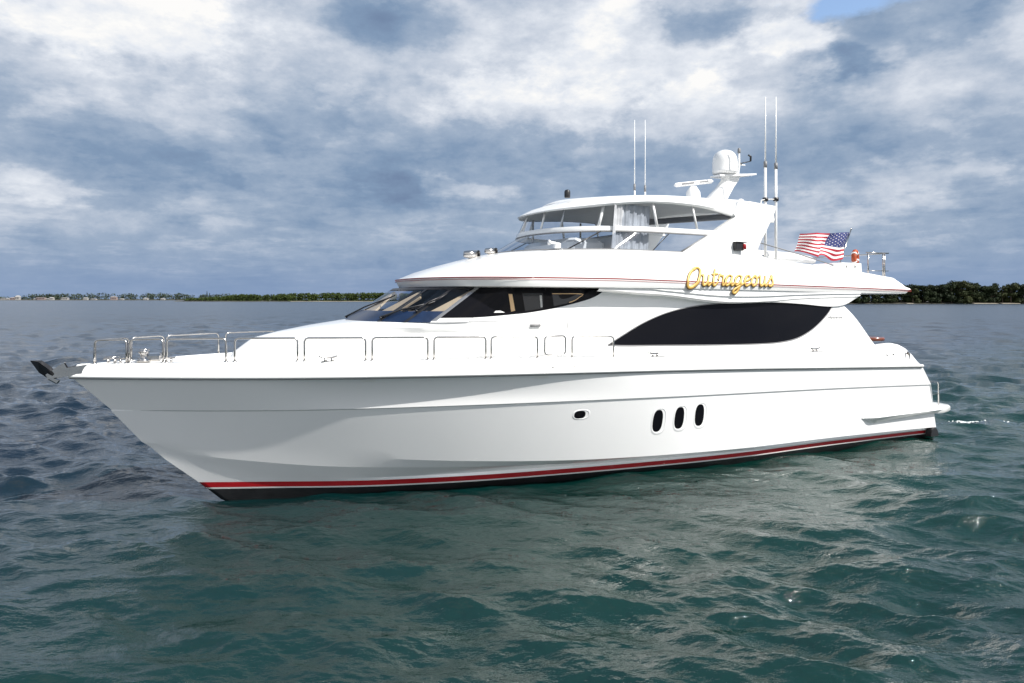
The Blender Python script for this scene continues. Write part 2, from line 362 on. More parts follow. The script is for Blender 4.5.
def water():
    rad = [2.2]; fH = 683 * CAM_H
    while rad[-1] < 430:
        r = rad[-1]; rad.append(r + max(.030, r * r / fH / 1.4) if r < 60 else r * 1.016)
    while rad[-1] < 34000: rad.append(rad[-1] * 1.35)
    rad = np.array(rad)
    fr = np.arange(-62, 62.0001, math.degrees(1 / 683) / 1.25)
    back = np.arange(66, 360 - 63.9, 4.0)
    az = np.radians(np.concatenate([fr, back]))
    na, nr = len(az), len(rad)
    Rr, A = np.meshgrid(rad, az, indexing='ij')
    X = Rr * np.sin(A); Y = Rr * np.cos(A)
    cell = np.maximum(np.gradient(rad)[:, None] * np.ones((1, na)), Rr * (1 / 683))
    cell[:, len(fr) - 1:] = 1e6
    z, dx, dy = wave(X, Y, cell)
    co = np.stack([X + dx, Y + dy, z], -1).reshape(-1, 3)
    co = np.vstack([co, [[0, 0, 0]]])
    i, j = np.meshgrid(np.arange(nr - 1), np.arange(na), indexing='ij'); j2 = (j + 1) % na
    q = np.stack([i * na + j, i * na + j2, (i + 1) * na + j2, (i + 1) * na + j], -1).reshape(-1, 4)
    jj = np.arange(na); tri = np.stack([np.full(na, nr * na), (jj + 1) % na, jj], -1)
    me = bpy.data.meshes.new('water')
    nv = len(co); nq = len(q); ntr = len(tri)
    me.vertices.add(nv); me.vertices.foreach_set('co', co.astype(np.float32).ravel())
    me.loops.add(nq * 4 + ntr * 3); me.loops.foreach_set('vertex_index', np.concatenate([q[:, ::-1].ravel(), tri[:, ::-1].ravel()]).astype(np.int32))
    me.polygons.add(nq + ntr)
    me.polygons.foreach_set('loop_start', np.concatenate([np.arange(nq) * 4, nq * 4 + np.arange(ntr) * 3]).astype(np.int32))
    me.polygons.foreach_set('loop_total', np.concatenate([np.full(nq, 4), np.full(ntr, 3)]).astype(np.int32))
    me.polygons.foreach_set('use_smooth', np.ones(nq + ntr, bool))
    me.update(calc_edges=True); me.validate()
    if me.polygons[0].normal.z < 0: me.flip_normals()
    me.materials.append(water_material())
    o = bpy.data.objects.new('water', me); COL.objects.link(o); tag(o, 'choppy teal sea stretching to the horizon', 'water', kind='structure')
    return o
water()

# ------------------------------------------------------------------ far shores
def pt(px, Y, z=0.0): return Vector(((px - 512.0) / 683.0 * Y, Y, z))
def foliage_mat(name, c0, c1, c2):
    m = bpy.data.materials.new(name); m.use_nodes = True; nt = m.node_tree; b = nt.nodes['Principled BSDF']
    b.inputs['Roughness'].default_value = .7; b.inputs['Specular IOR Level'].default_value = .2
    tc = nt.nodes.new('ShaderNodeTexCoord'); n = nt.nodes.new('ShaderNodeTexNoise'); n.inputs['Scale'].default_value = .22; n.inputs['Detail'].default_value = 4
    oi = nt.nodes.new('ShaderNodeObjectInfo'); nt.links.new(tc.outputs['Object'], n.inputs['Vector'])
    ad = nt.nodes.new('ShaderNodeMath'); ad.operation = 'MULTIPLY_ADD'; nt.links.new(oi.outputs['Random'], ad.inputs[0]); ad.inputs[1].default_value = .5
    sb = nt.nodes.new('ShaderNodeMath'); sb.operation = 'SUBTRACT'; nt.links.new(n.outputs['Fac'], sb.inputs[0]); sb.inputs[1].default_value = .25
    nt.links.new(sb.outputs[0], ad.inputs[2])
    r = nt.nodes.new('ShaderNodeValToRGB'); nt.links.new(ad.outputs[0], r.inputs[0]); e = r.color_ramp.elements
    e[0].position = .2; e[0].color = c0 + (1,); e[1].position = .85; e[1].color = c2 + (1,); k = e.new(.5); k.color = c1 + (1,)
    nt.links.new(r.outputs[0], b.inputs['Base Color'])
    return m
M['leaf'] = foliage_mat('tree_leaves', (.010, .018, .006), (.018, .029, .009), (.036, .042, .012))
M['mangrove'] = foliage_mat('mangrove_leaves', (.030, .048, .010), (.050, .072, .014), (.075, .085, .020))
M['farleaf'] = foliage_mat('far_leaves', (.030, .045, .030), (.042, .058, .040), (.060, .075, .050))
def leaf_cloud(lobes, n, size, seed):
    """leaf-clump quads spread through the given ellipsoids; returns verts, faces"""
    g = np.random.default_rng(seed); L = np.array(lobes, float)
    w = (L[:, 3] * L[:, 4] * L[:, 5]) ** (2 / 3); ids = g.choice(len(L), n, p=w / w.sum())
    dv = g.normal(size=(n, 3)); dv /= np.linalg.norm(dv, axis=1)[:, None]
    rr = g.uniform(.62, 1.06, n)[:, None]
    c = L[ids, :3] + dv * rr * L[ids, 3:6]
    nn = dv + g.normal(0, .55, (n, 3)); nn /= np.linalg.norm(nn, axis=1)[:, None]
    a = np.cross(nn, g.normal(size=(n, 3))); a /= np.linalg.norm(a, axis=1)[:, None]; b = np.cross(nn, a)
    s = size * g.uniform(.55, 1.25, n)[:, None]
    v = np.stack([c + a * s, c + b * s * .6, c - a * s, c - b * s * .6], 1).reshape(-1, 3)
    return v, np.arange(4 * n).reshape(n, 4)
def quad_mesh(name, v, f, m):
    me = bpy.data.meshes.new(name); me.from_pydata([tuple(p) for p in v], [], [tuple(int(i) for i in q) for q in f]); me.materials.append(m); me.update(); return me
TREES = []
def tree_proto(kind, seed):
    g = random.Random(seed); h = 15.0
    root = empty('shore_tree', (0, 0, 0))
    lobes = []
    n = g.randint(9, 13)
    for i in range(n):
        a = g.uniform(0, 2 * math.pi); r = g.uniform(.2, 1) * 4.6; zz = g.uniform(.34, .84) * h
        k = 1 - .55 * abs(zz / h - .55)
        lobes.append((math.cos(a) * r * k, math.sin(a) * r * k, zz, g.uniform(1.9, 3.3), g.uniform(1.9, 3.3), g.uniform(1.4, 2.3)))
    for i in range(5):
        a = g.uniform(0, 2 * math.pi); lobes.append((math.cos(a) * 4.2, math.sin(a) * 4.2, g.uniform(.08, .26) * h, 2.6, 2.6, 2.0))
    v, f = leaf_cloud(lobes, 2300, .62, seed)
    o = bpy.data.objects.new('crown', quad_mesh('crown', v, f, M['leaf'])); COL.objects.link(o); o.parent = root
    mb = MB(); mb.tube([(0, 0, -.6), (.15, .1, h * .25), (-.1, .2, h * .5), (.1, .1, h * .72)], [.42, .34, .24, .1], 8)
    for i in range(5):
        l = lobes[i]; z0 = h * g.uniform(.2, .45); mb.tube([(0, .1, z0), (l[0] * .5, -l[1] * .5, (z0 + l[2]) / 2 + .3), (l[0], -l[1], l[2])], [.17, .12, .05], 6)
    mb.build('trunk', M['trunk'], root)
    return root
def copy_tree(o, parent=None):
    c = o.copy(); COL.objects.link(c)
    if parent: c.parent = parent
    for ch in list(o.children): copy_tree(ch, c)
    return c
def shores():
    # right bank: separate trees in front of a wooded bank
    Yb = 640.0
    mb = MB(); rows = []
    for k in range(61):
        x = 690 + k * 14.0; c = pt(x, Yb); rows.append(c)
    prof = [(-3, -.8), (1.5, .25), (9, .8), (30, 1.6), (90, 2.4), (110, -1)]
    g = random.Random(5); jit = [g.uniform(-2, 2) for _ in rows]
    mb.grid([[(c.x, -(c.y + dy + j), z) for c, j in zip(rows, jit)] for dy, z in prof])
    tag(mb.build('shore', M['mud']), 'low dark bank under the trees on the right', 'shore', kind='structure')
    mb = MB(); 
    for (x0, x1) in ((972, 996), (1000, 1018), (905, 912)):
        pts = [pt(lerp(x0, x1, k / 12), Yb) for k in range(13)]
        mb.grid([[(c.x, -(c.y - 3.2 + dy + .6 * math.sin(i * 1.3)), z) for i, c in enumerate(pts)] for dy, z in ((-1.2, -.3), (0, .25), (2.5, .5), (6, .6))])
    tag(mb.build('beach', M['sand']), 'strips of pale sand along the right bank', 'beach', kind='structure')
    protos = [tree_proto(k, 31 + k) for k in range(5)]
    # height profile of the tree line, photo column -> crown height in metres
    prof = [(690, 13), (800, 14), (850, 15.5), (910, 17), (930, 15), (945, 16.5), (955, 17.5), (968, 16.5), (978, 12.5), (990, 15.5), (1010, 16), (1060, 15), (1150, 16), (1260, 14)]
    g = random.Random(21); x = 700.0; n = 0
    spots = []
    while x < 1250:
        spots.append((x, 0)); x += g.uniform(8.0, 12.5)
    x = 706.0
    while x < 1250:
        spots.append((x, 1)); x += g.uniform(11, 17)
    LB = {}
    for i, (x, back) in enumerate(spots):
        src = protos[i % 5] if i >= 5 else None
        o = protos[i] if i < 5 else copy_tree(src)
        hgt = interp(x, prof) * g.uniform(.86, 1.07) * (1.0 if not back else 1.05)
        if 860 < x < 920 and not back: hgt *= .82
        s = hgt / 11.6
        p = pt(x, Yb + (g.uniform(4, 10) if not back else g.uniform(15, 26)), 0.3)
        o.location = p; o.scale = (s * g.uniform(.85, 1.1), s * g.uniform(.85, 1.1), s); o.rotation_euler = (0, 0, g.uniform(0, 6.28))
        tag(o, 'dark green broadleaf tree in the dense row along the right bank' if not back else 'tall dark tree standing behind the front row on the right bank',
            'tree', 'front row of trees on the right bank' if not back else 'second row of trees on the right bank')
    # mangrove island left of centre
    Ym = 1200.0; g = random.Random(8); lobes = []
    topf = [(168, 2.0), (186, 5), (200, 7.5), (222, 9.5), (240, 13.5), (262, 13), (300, 15), (330, 16.5), (350, 15.5), (372, 16.5), (400, 15), (440, 14), (500, 13)]
    for k in range(800):
        x = g.uniform(186, 500); H = interp(x, topf) * g.uniform(.72, 1.0); r = g.uniform(2.2, 4.2)
        yb = Ym + g.uniform(0, 40)
        for zz in ([H - 1.6] if H < 6 else [H - 2.0, H * .5, 1.6]):
            c = pt(x, yb, zz); lobes.append((c.x, c.y, zz, r, r, min(2.3, H * .4)))
    v, f = leaf_cloud(lobes, 46000, 1.35, 77)
    o = bpy.data.objects.new('mangrove_wood', quad_mesh('mangrove_wood', v, f, M['mangrove'])); COL.objects.link(o)
    tag(o, 'low mangrove wood on the point beyond the bow', 'mangroves', kind='stuff')
    mb = MB(); xs = [176 + 9 * k for k in range(37)]; g = random.Random(3); jj = [g.uniform(-3, 3) for _ in xs]
    mb.grid([[(pt(x, Ym).x, -(Ym + dy + j), z) for x, j in zip(xs, jj)] for dy, z in ((-9, -.5), (-4, .7), (10, 1.3), (60, 1.2), (80, -1))])
    tag(mb.build('shore', M['mud']), 'low bank under the mangroves beyond the bow', 'shore', kind='structure')
    mb = MB(); xs = [292 + 6 * k for k in range(24)]
    mb.grid([[(pt(x, Ym).x, -(Ym + dy - 6 + 1.2 * math.sin(i)), z) for i, x in enumerate(xs)] for dy, z in ((-6, -.3), (-1.5, .4), (3, .7), (8, .8))])
    tag(mb.build('beach', M['sand']), 'thin white beach below the mangroves', 'beach', kind='structure')
    # jetty off the point
    root = empty('jetty', pt(201, 1130)); tag(root, 'low dark timber jetty running out from the mangrove point', 'jetty')
    mb = MB(); mb.box((0, 0, 1.0), (60, 3, .7), b=.1); mb.build('deck', M['timber'], root)
    for k in range(9):
        mb = MB(); mb.tube([(-28 + 7 * k, 1.6, -1), (-28 + 7 * k, 1.6, 1.9)], .3, 6); mb.build('pile', M['timber'], root)
    # two thin pines on the far point
    for i, (px, h) in enumerate(((207, 22), (209.6, 18))):
        root = empty('pine_tree', pt(px, 1450)); tag(root, ('taller' if i == 0 else 'shorter') + ' of two thin pines above the far point', 'tree')
        lob = [(0, 0, h * t, 1.9 * (1.15 - t), 1.9 * (1.15 - t), 1.6) for t in (.3, .42, .54, .66, .78, .9)]
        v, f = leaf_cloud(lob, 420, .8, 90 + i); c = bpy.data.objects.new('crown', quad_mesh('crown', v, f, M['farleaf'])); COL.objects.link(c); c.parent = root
        mb = MB(); mb.tube([(0, 0, -1), (0, 0, h * .9)], [.4, .1], 6); mb.build('trunk', M['trunk'], root)
    # far town shore on the left
    Yf = 2300.0; g = random.Random(14); lobes = []
    tf = [(-170, 16), (-60, 18), (0, 13), (12, 13), (30, 22), (60, 24), (95, 27), (120, 26), (150, 25), (180, 27), (196, 25), (212, 20), (225, 25), (240, 20), (300, 14)]
    for k in range(420):
        x = g.uniform(-170, 300); H = interp(x, tf) * g.uniform(.66, 1.0); c = pt(x, Yf + g.uniform(10, 70))
        for q in (H - 4, H * .5, 3): lobes.append((c.x, c.y, q, g.uniform(6, 13), 6, g.uniform(3, 5)))
    v, f = leaf_cloud(lobes, 16000, 2.6, 55)
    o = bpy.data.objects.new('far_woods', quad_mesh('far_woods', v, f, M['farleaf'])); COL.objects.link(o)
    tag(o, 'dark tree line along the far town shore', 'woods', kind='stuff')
    mb = MB(); xs = [-190 + 10 * k for k in range(50)]; jj = [g.uniform(-6, 6) for _ in xs]
    mb.grid([[(pt(x, Yf).x, -(Yf + dy + j), z) for x, j in zip(xs, jj)] for dy, z in ((-22, -.8), (-14, 1.2), (20, 2.5), (110, 3), (150, -2))])
    tag(mb.build('shore', M['mud']), 'low far shore of the town on the left', 'shore', kind='structure')
    spec = [(5, 26, 8, 'stucco', 'long pale flat building at the far left of the town shore', 1), (13, 15, 9, 'pink', 'pinkish house at the left end of the far shore', 0),
            (18, 13, 15, 'stucco', 'tall white house at the left of the far shore', 0), (9, 10, 6, 'stucco', 'small white waterside house beside the tall white one', 0),
            (41, 30, 11, 'pink', 'wide pinkish building on the far shore', 1), (36, 12, 5, 'stucco', 'low white boathouse left below the wide pinkish building', 0),
            (48, 10, 5, 'stucco', 'low white boathouse right below the wide pinkish building', 0), (65, 22, 10, 'stucco', 'pale long house among trees right of the pinkish building', 1),
            (52, 12, 9, 'stucco', 'small pale house among trees beside the pinkish building', 0),
            (86, 13, 8, 'stucco', 'cream house at the foot of the far tree line', 0), (94, 17, 6, 'stucco', 'low white shed by the water midway along the far shore', 1),
            (114, 20, 12, 'pink', 'big hipped house in the trees of the far shore', 0), (122, 11, 5, 'stucco', 'small white house by the big hipped one', 0),
            (146, 14, 7, 'stucco', 'lone white house toward the mangrove point', 0), (163, 12, 6, 'stucco', 'rightmost small white house of the far shore', 0)]
    for px, w, h, mt, lab, flat in spec:
        root = empty('house', pt(px, Yf - 6 - (px * 7 % 5), 1.2)); tag(root, lab, 'house', 'houses on the far shore')
        mb = MB(); mb.box((0, 0, h * .35), (w, 10, h * .7), b=.05); mb.build('wall', M[mt], root)
        mb = MB(); mb.smooth = False
        a = [(-w / 2 - .8, 5.8, h * .7), (w / 2 + .8, 5.8, h * .7), (w / 2 + .8, -5.8, h * .7), (-w / 2 - .8, -5.8, h * .7)]
        k = .25 if flat else .5
        rz = h * (.82 if flat else 1.0)
        t = [(-w / 2 + w * .2, 1.2, rz), (w / 2 - w * .2, 1.2, rz), (w / 2 - w * .2, -1.2, rz), (-w / 2 + w * .2, -1.2, rz)]
        ids = mb.grid([a, t], True); mb.face(ids[1]); mb.face(ids[0][::-1]); mb.build('roof', M['roof' if mt == 'pink' else 'stucco'], root)
        nw = max(2, int(w / 5))
        for q in range(nw):
            mb = MB(); mb.box((-w / 2 + w * (q + .5) / nw, 5.02, h * .38), (w / nw * .45, .12, h * .28)); mb.build('window', M['window'], root)
shores()

# ------------------------------------------------------------------ the yacht
yacht = empty('motor_yacht', (T0[0], T0[1], 0), TH)
tag(yacht, 'white three-deck motor yacht with red boot stripe and gold name script', 'yacht')

def row(u0, B, L, pw):
    def V(u):
        s = min(max((u - u0) / L, 0), 1); return B * (1 - (1 - s) ** pw) * (1 - .08 * sstep((u - 13) / 10.5))
    return V
class Row:
    def __init__(s, u0, B, L, pw, uend, zpts, dv=0.0):
        s.u0, s.V0, s.uend, s.zp, s.dv = u0, row(u0, B, L, pw), uend, zpts, dv
    def V(s, u): return max(s.V0(u) + s.dv * sstep((u - s.u0) / 1.2), 0)
    def z(s, u): return interp_s(u, s.zp)
    def pts(s, n=70):
        out = []
        for k in range(n + 1):
            t = k / n; t = t ** 1.6 * .7 + t * .3
            u = lerp(s.u0, s.uend, t); out.append((u, s.V(u), s.z(u)))
        return out
def interp_s(u, pts):
    """monotone-ish smooth interpolation (local cubic through neighbours)"""
    if u <= pts[0][0]: return pts[0][1]
    if u >= pts[-1][0]: return pts[-1][1]
    n = len(pts)
    for i in range(n - 1):
        (a, p), (b, q) = pts[i], pts[i + 1]
        if u <= b:
            m0 = (q - pts[i - 1][1]) / (b - pts[i - 1][0]) if i > 0 else (q - p) / (b - a)
            m1 = (pts[i + 2][1] - p) / (pts[i + 2][0] - a) if i + 2 < n else (q - p) / (b - a)
            h = b - a; t = (u - a) / h
            return (2 * t ** 3 - 3 * t * t + 1) * p + (t ** 3 - 2 * t * t + t) * h * m0 + (-2 * t ** 3 + 3 * t * t) * q + (t ** 3 - t * t) * h * m1
sheer = Row(0, 3.2, 12, 2.2, 22.56, [(0, 2.822), (3.7, 2.795), (7.7, 2.765), (11, 2.71), (14.8, 2.60), (18.5, 2.455), (22.56, 2.30)])
knuck = Row(.71, 3.13, 12.6, 2.12, 23.12, [(.71, 2.10), (3.76, 2.07), (7.9, 2.07), (11.1, 2.04), (14.9, 1.95), (18.5, 1.85), (23.1, 1.69)])
knuckl = Row(.71, 3.13, 12.6, 2.12, 23.13, [(.71, 2.075), (3.76, 2.045), (7.9, 2.045), (11.1, 2.015), (14.9, 1.925), (18.5, 1.825), (23.1, 1.665)], -.035)
chine = Row(1.26, 2.98, 14.4, 1.8, 23.60, [(1.26, 1.39), (2.24, 1.24), (3.3, 1.12), (4.8, .975), (6.6, .81), (8.05, .70), (10.1, .59), (11.5, .55), (13.7, .51), (15.7, .47), (18.7, .42), (23.6, .29)])
chin2 = Row(1.42, 2.80, 14.4, 1.8, 23.66, [(1.42, 1.27), (2.35, 1.06), (3.3, .91), (4.8, .73), (6.64, .61), (8.1, .54), (10.1, .47), (11.5, .455), (13.8, .44), (15.9, .41), (18.9, .36), (23.7, .23)])
lower = Row(1.69, 2.82, 15.0, 1.55, 23.72, [(1.69, .985), (2.6, .79), (3.83, .555), (4.84, .43), (5.54, .385), (6.5, .36), (8.14, .35), (10.4, .355), (13, .36), (15.9, .345), (18.9, .31), (23.7, .20)])
st1 = Row(2.34, 2.80, 14, 1.7, 23.76, [(2.34, .42), (3.9, .37), (5.1, .325), (6.1, .30), (8.2, .29), (10.5, .305), (13, .315), (16, .305), (19, .27), (23.8, .175)])
st2 = Row(2.47, 2.78, 14, 1.7, 23.80, [(2.47, .29), (3.9, .25), (5.1, .205), (6.1, .18), (8.2, .17), (10.5, .19), (13, .205), (16, .20), (19, .17), (23.8, .08)])
st3 = Row(2.52, 2.77, 14, 1.7, 23.81, [(2.52, .25), (3.9, .215), (5.1, .17), (6.1, .145), (8.2, .135), (10.5, .155), (13, .17), (16, .168), (19, .14), (23.8, .052)])
wl = Row(2.78, 2.70, 14.2, 1.7, 23.85, [(2.78, 0), (23.9, 0)])
bot = Row(3.7, 2.2, 14, 1.6, 23.85, [(3.7, -.55), (23.9, -.5)])
toe_z = [(0.1, 3.05), (1.7, 3.08), (3.0, 3.09), (6.7, 3.075), (9.2, 3.05), (11, 3.01), (13.6, 2.95), (17.8, 2.90), (19.8, 2.93), (20.3, 2.98), (20.8, 3.03), (21.3, 3.03), (21.76, 2.91), (22.1, 2.74), (22.39, 2.52), (22.6, 2.33)]
toe = Row(.12, 3.08, 12, 2.2, 22.6, toe_z)

def hull():
    mb = MB()
    def strake(a, b, mid=0, bulge=0.0):
        A, B = a.pts(), b.pts(); rows = [A]
        for k in range(1, mid + 1):
            t = k / (mid + 1)
            rows.append([(lerp(p[0], q[0], t), max(lerp(p[1], q[1], t) + bulge * 4 * t * (1 - t) * sstep((p[0] - 2.2) / 3.2) * (1 - sstep((p[0] - 6) / 6)), 0), lerp(p[2], q[2], t)) for p, q in zip(A, B)])
        rows.append(B); mb.sym(rows)
    strake(sheer, knuck, 6, -.075); strake(knuck, knuckl); strake(knuckl, chine, 4, .0); strake(chine, chin2); strake(chin2, lower, 2); strake(lower, st1)
    # transom
    ends = [r.pts()[-1] for r in (toe, sheer, knuck, chine, lower, st1, wl, bot)]
    mb.grid([[(p[0] - .004, lerp(-p[1], p[1], k / 8), p[2]) for k in range(9)] for p in ends])
    h = mb.build('hull', M['hullw'], yacht, sharp=7, weld=True)
    mb = MB(); mb.sym([st1.pts(), st2.pts()]); mb.build('boot_stripe', M['red'], h)
    mb = MB(); mb.sym([st2.pts(), st3.pts()]); mb.build('boot_stripe_edge', M['white'], h)
    mb = MB(); A = bot.pts(); mb.sym([st3.pts(), wl.pts(), A, [(p[0], 0, -.9) for p in A]]); mb.build('bottom', M['black'], h)
    # rub rail along the sheer
    mb = MB()
    for s in (1, -1):
        P = sheer.pts()
        mb.grid([[(p[0] - dd * .6 * (1 - sstep(p[0] / 2)), s * (p[1] + dd), p[2] + dz) for p in P] for dd, dz in ((0, .05), (.035, .045), (.06, .02), (.06, -.012), (.035, -.035), (0, -.035))])
    mb.build('rub_rail', M['gel'], h)
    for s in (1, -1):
        mb = MB(); P = sheer.pts(); mb.grid([[(p[0] - dd * .6 * (1 - sstep(p[0] / 2)), s * (p[1] + dd), p[2] + dz) for p in P] for dd, dz in ((.030, -.034), (.034, -.050), (.010, -.058), (-.01, -.055))]); mb.build('rail_shade_line', M['rubber'], h)  # dark strip that paints in the shade line below the rub rail
    # thin dark moulding seams following knuckle edge are geometry above; scuppers under the rail
    for u in (5.44, 9.1, 10.9):
        mb = MB(); zz = sheer.z(u) - .10
        def uv(x, z):
            t = (sheer.z(x) - z) / (sheer.z(x) - knuck.z(x))
            return lerp(sheer.V(x), knuck.V(x), t) - .075 * 4 * t * (1 - t) * sstep((x - 2.2) / 3.2) * (1 - sstep((x - 6) / 6))
        mb.grid([[(u + dx, uv(u + dx, zz + dz) + .007, zz + dz) for dx in (-.15, -.05, .05, .15)] for dz in (-.03, 0, .03)])
        mb.build('scupper', M['white'], h)
    # portholes: recessed ovals with a pale rim
    A_, B_ = knuckl.pts(), chine.pts()
    def hullV(u, z):
        lo, hi = 0.0, len(A_) - 1.001
        def at(x):
            i = int(x); f_ = x - i
            p = [lerp(A_[i][k], A_[i + 1][k], f_) for k in range(3)]; q = [lerp(B_[i][k], B_[i + 1][k], f_) for k in range(3)]
            w = (p[2] - z) / (p[2] - q[2]); return lerp(p[0], q[0], w), lerp(p[1], q[1], w)
        for _ in range(40):
            mid = (lo + hi) / 2
            if at(mid)[0] < u: lo = mid
            else: hi = mid
        return at(lo)[1]
    def porthole(u, z, a, b, tall):
        mb = MB(); n = 32
        def ring(k, off):
            out = []
            for i in range(n):
                t = 2 * math.pi * i / n; e = 2.6
                cx_, cz_ = abs(math.cos(t)) ** (2 / e) * math.copysign(1, math.cos(t)), abs(math.sin(t)) ** (2 / e) * math.copysign(1, math.sin(t))
                uu, zz = u + a * k * cx_, z + b * k * cz_
                out.append((uu, hullV(uu, zz) + off, zz))
            return out
        def inner(k, off, sh):
            return [(p[0] - sh, hullV(p[0] - sh, p[2]) + off, p[2]) for p in ring(k, 0)]
        mb.cur = 0; mb.grid([ring(1.22, .0005), ring(1.12, .008), ring(1.05, .011), ring(1.0, .009), ring(.97, .003)], True)
        w0 = ring(.98, .003); mb.grid([w0, ring(.05, .003)], True)
        mb.cur = 1; r0 = [(u - a * .20 + (p[0] - u) * .76, 0, z + (p[2] - z) * .93) for p in ring(1.0, 0)]; r0 = [(p[0], hullV(p[0], p[2]) + .007, p[2]) for p in r0]
        mb.fan(r0)
        mb.build('porthole', [M['hullw'], M['bglass']], h)
    porthole(10.24, 1.71, .185, .10, 0)
    for u, z in ((12.37, 1.42), (13.00, 1.45), (13.62, 1.475)): porthole(u, z, .185, .295, 1)
    # spray knee at the stem head
    # stern spray sponson running into the platform
    for s in (1, -1):
        mb = MB(); mb.smooth = False
        N = 24; top = []; out = []; low = []; inn = []
        for k in range(N + 1):
            u = lerp(19.9, 23.6, k / N); vh = lerp(knuckl.V(u), chine.V(u), (1.8 - .87) / 1.4)
            top.append((u, s * (vh - .05), .885)); out.append((u, s * (vh + .16 * sstep((u - 19.85) / .5) + .02), .875)); 
            ul = lerp(20.22, 23.6, k / N); vl = lerp(knuckl.V(ul), chine.V(ul), (1.8 - .66) / 1.4)
            low.append((ul, s * (vl - .01), lerp(.645, .735, k / N))); 
        mb.grid([top, out, low]); mb.build('spray_sponson', M['hullw'], h)
    # exhaust outlet, low at the stern quarter
    for s in (1, -1):
        mb = MB(); vq = s * (chine.V(23.4))
        prof = [(.19 * math.cos(t), .02 + .27 * math.sin(t)) for t in [math.pi * k / 10 for k in range(11)]]
        mb.prism([(23.42 + a, vq - s * .12, b) for a, b in prof] , (0, s * .19, 0))
        mb.build('exhaust_outlet', M['dark'], h)
    # oval fairlead near the stern
    for s in (1, -1):
        mb = MB(); vv = s * (toe.V(21.9) + .06)
        mb.tube([(21.9 + .11 * math.cos(t), vv, 2.60 + .15 * math.sin(t)) for t in [2 * math.pi * k / 20 for k in range(20)]], .025, 6, closed=True)
        mb.cur = 1; mb.fan([(21.9 + .10 * math.cos(t), vv - s * .006, 2.60 + .14 * math.sin(t)) for t in [2 * math.pi * k / 20 for k in range(20)]])
        mb.build('fairlead', [M['steel'], M['bronze']], h)
    for (u, z) in ((9.37, 2.86), (9.9, 2.85), (20.9, 2.70), (21.2, 2.71)):
        mb = MB(); vv = lerp(sheer.V(u), toe.V(u), .4); mb.lathe((u, vv - .02, z), [(.001, .05), (.028, .045), (.03, .02), (.03, 0)], 12, (0, 1, 0)); mb.build('vent_fitting', M['steel'], h)
    return h
HULL = hull()

def deck():
    mb = MB()
    S, Tt = sheer.pts(90), toe.pts(90)
    rows = []
    for t, b in ((0, 0), (.35, .015), (.7, .02), (.9, .012), (1, 0)):
        rows.append([(lerp(p[0], q[0], t), lerp(p[1], q[1], t) + b, lerp(p[2], q[2], t) + .02 * (1 - t) * (t > 0)) for p, q in zip(S, Tt)])
    inn = [(q[0] + .03, max(q[1] - .12, 0), q[2]) for q in Tt]
    inn2 = [(q[0] + .05, max(q[1] - .14, 0), q[2] - .04) for q in Tt]
    rows += [inn, inn2]; mb.sym(rows)
    d = mb.build('bulwark', M['gel'], yacht, sharp=50)
    mb = MB(); rows = []
    for q in inn2:
        zz = min(q[2], 2.93) if q[0] > 18 else q[2]
        if q[0] > 20.2: zz = 2.3
        rows.append([(q[0], lerp(-q[1], q[1], k / 8), zz + .05 * (1 - (k / 4 - 1) ** 2)) for k in range(9)])
    mb.grid(rows); mb.build('deck', M['deckm'], yacht)
    return d
BUL = deck()

# plan-form ring: rounded nose then straight sides; returns the port half, nose first
def ring(nose, nl, n, W, uend, zf, K=22, S=26):
    Wf = W if callable(W) else (lambda u: W); zz = zf if callable(zf) else (lambda u: zf); out = []
    W1 = Wf(nose + nl)
    for k in range(K + 1):
        t = k / K * math.pi / 2
        u = nose + nl * (1 - math.cos(t) ** (2 / n)); out.append((u, W1 * math.sin(t) ** (2 / n), zz(u)))
    for k in range(1, S + 1):
        u = lerp(nose + nl, uend, k / S); out.append((u, Wf(u), zz(u)))
    return out
def fill(mb, r, camber=0.0, n=6):
    mb.grid([[(p[0], lerp(-p[1], p[1], k / n), p[2] + camber * (1 - (2 * k / n - 1) ** 2) * min(1, abs(p[1]))) for k in range(n + 1)] for p in r])
def Vh(u, z): return 2.55 + .25 * sstep((u - 9) / 9) - .12 * (z - 2.9)

def band(mb, upts, lo, hi, V, off, nz=6, sgn=(1, -1)):
    """panel lying on a side surface: between the curves lo(u) and hi(u)"""
    for s in sgn:
        mb.grid([[(u, s * (V(u, lerp(lo(u), hi(u), k / nz)) + off), lerp(lo(u), hi(u), k / nz)) for u in upts] for k in range(nz + 1)])
def frange(a, b, n): return [lerp(a, b, k / n) for k in range(n + 1)]

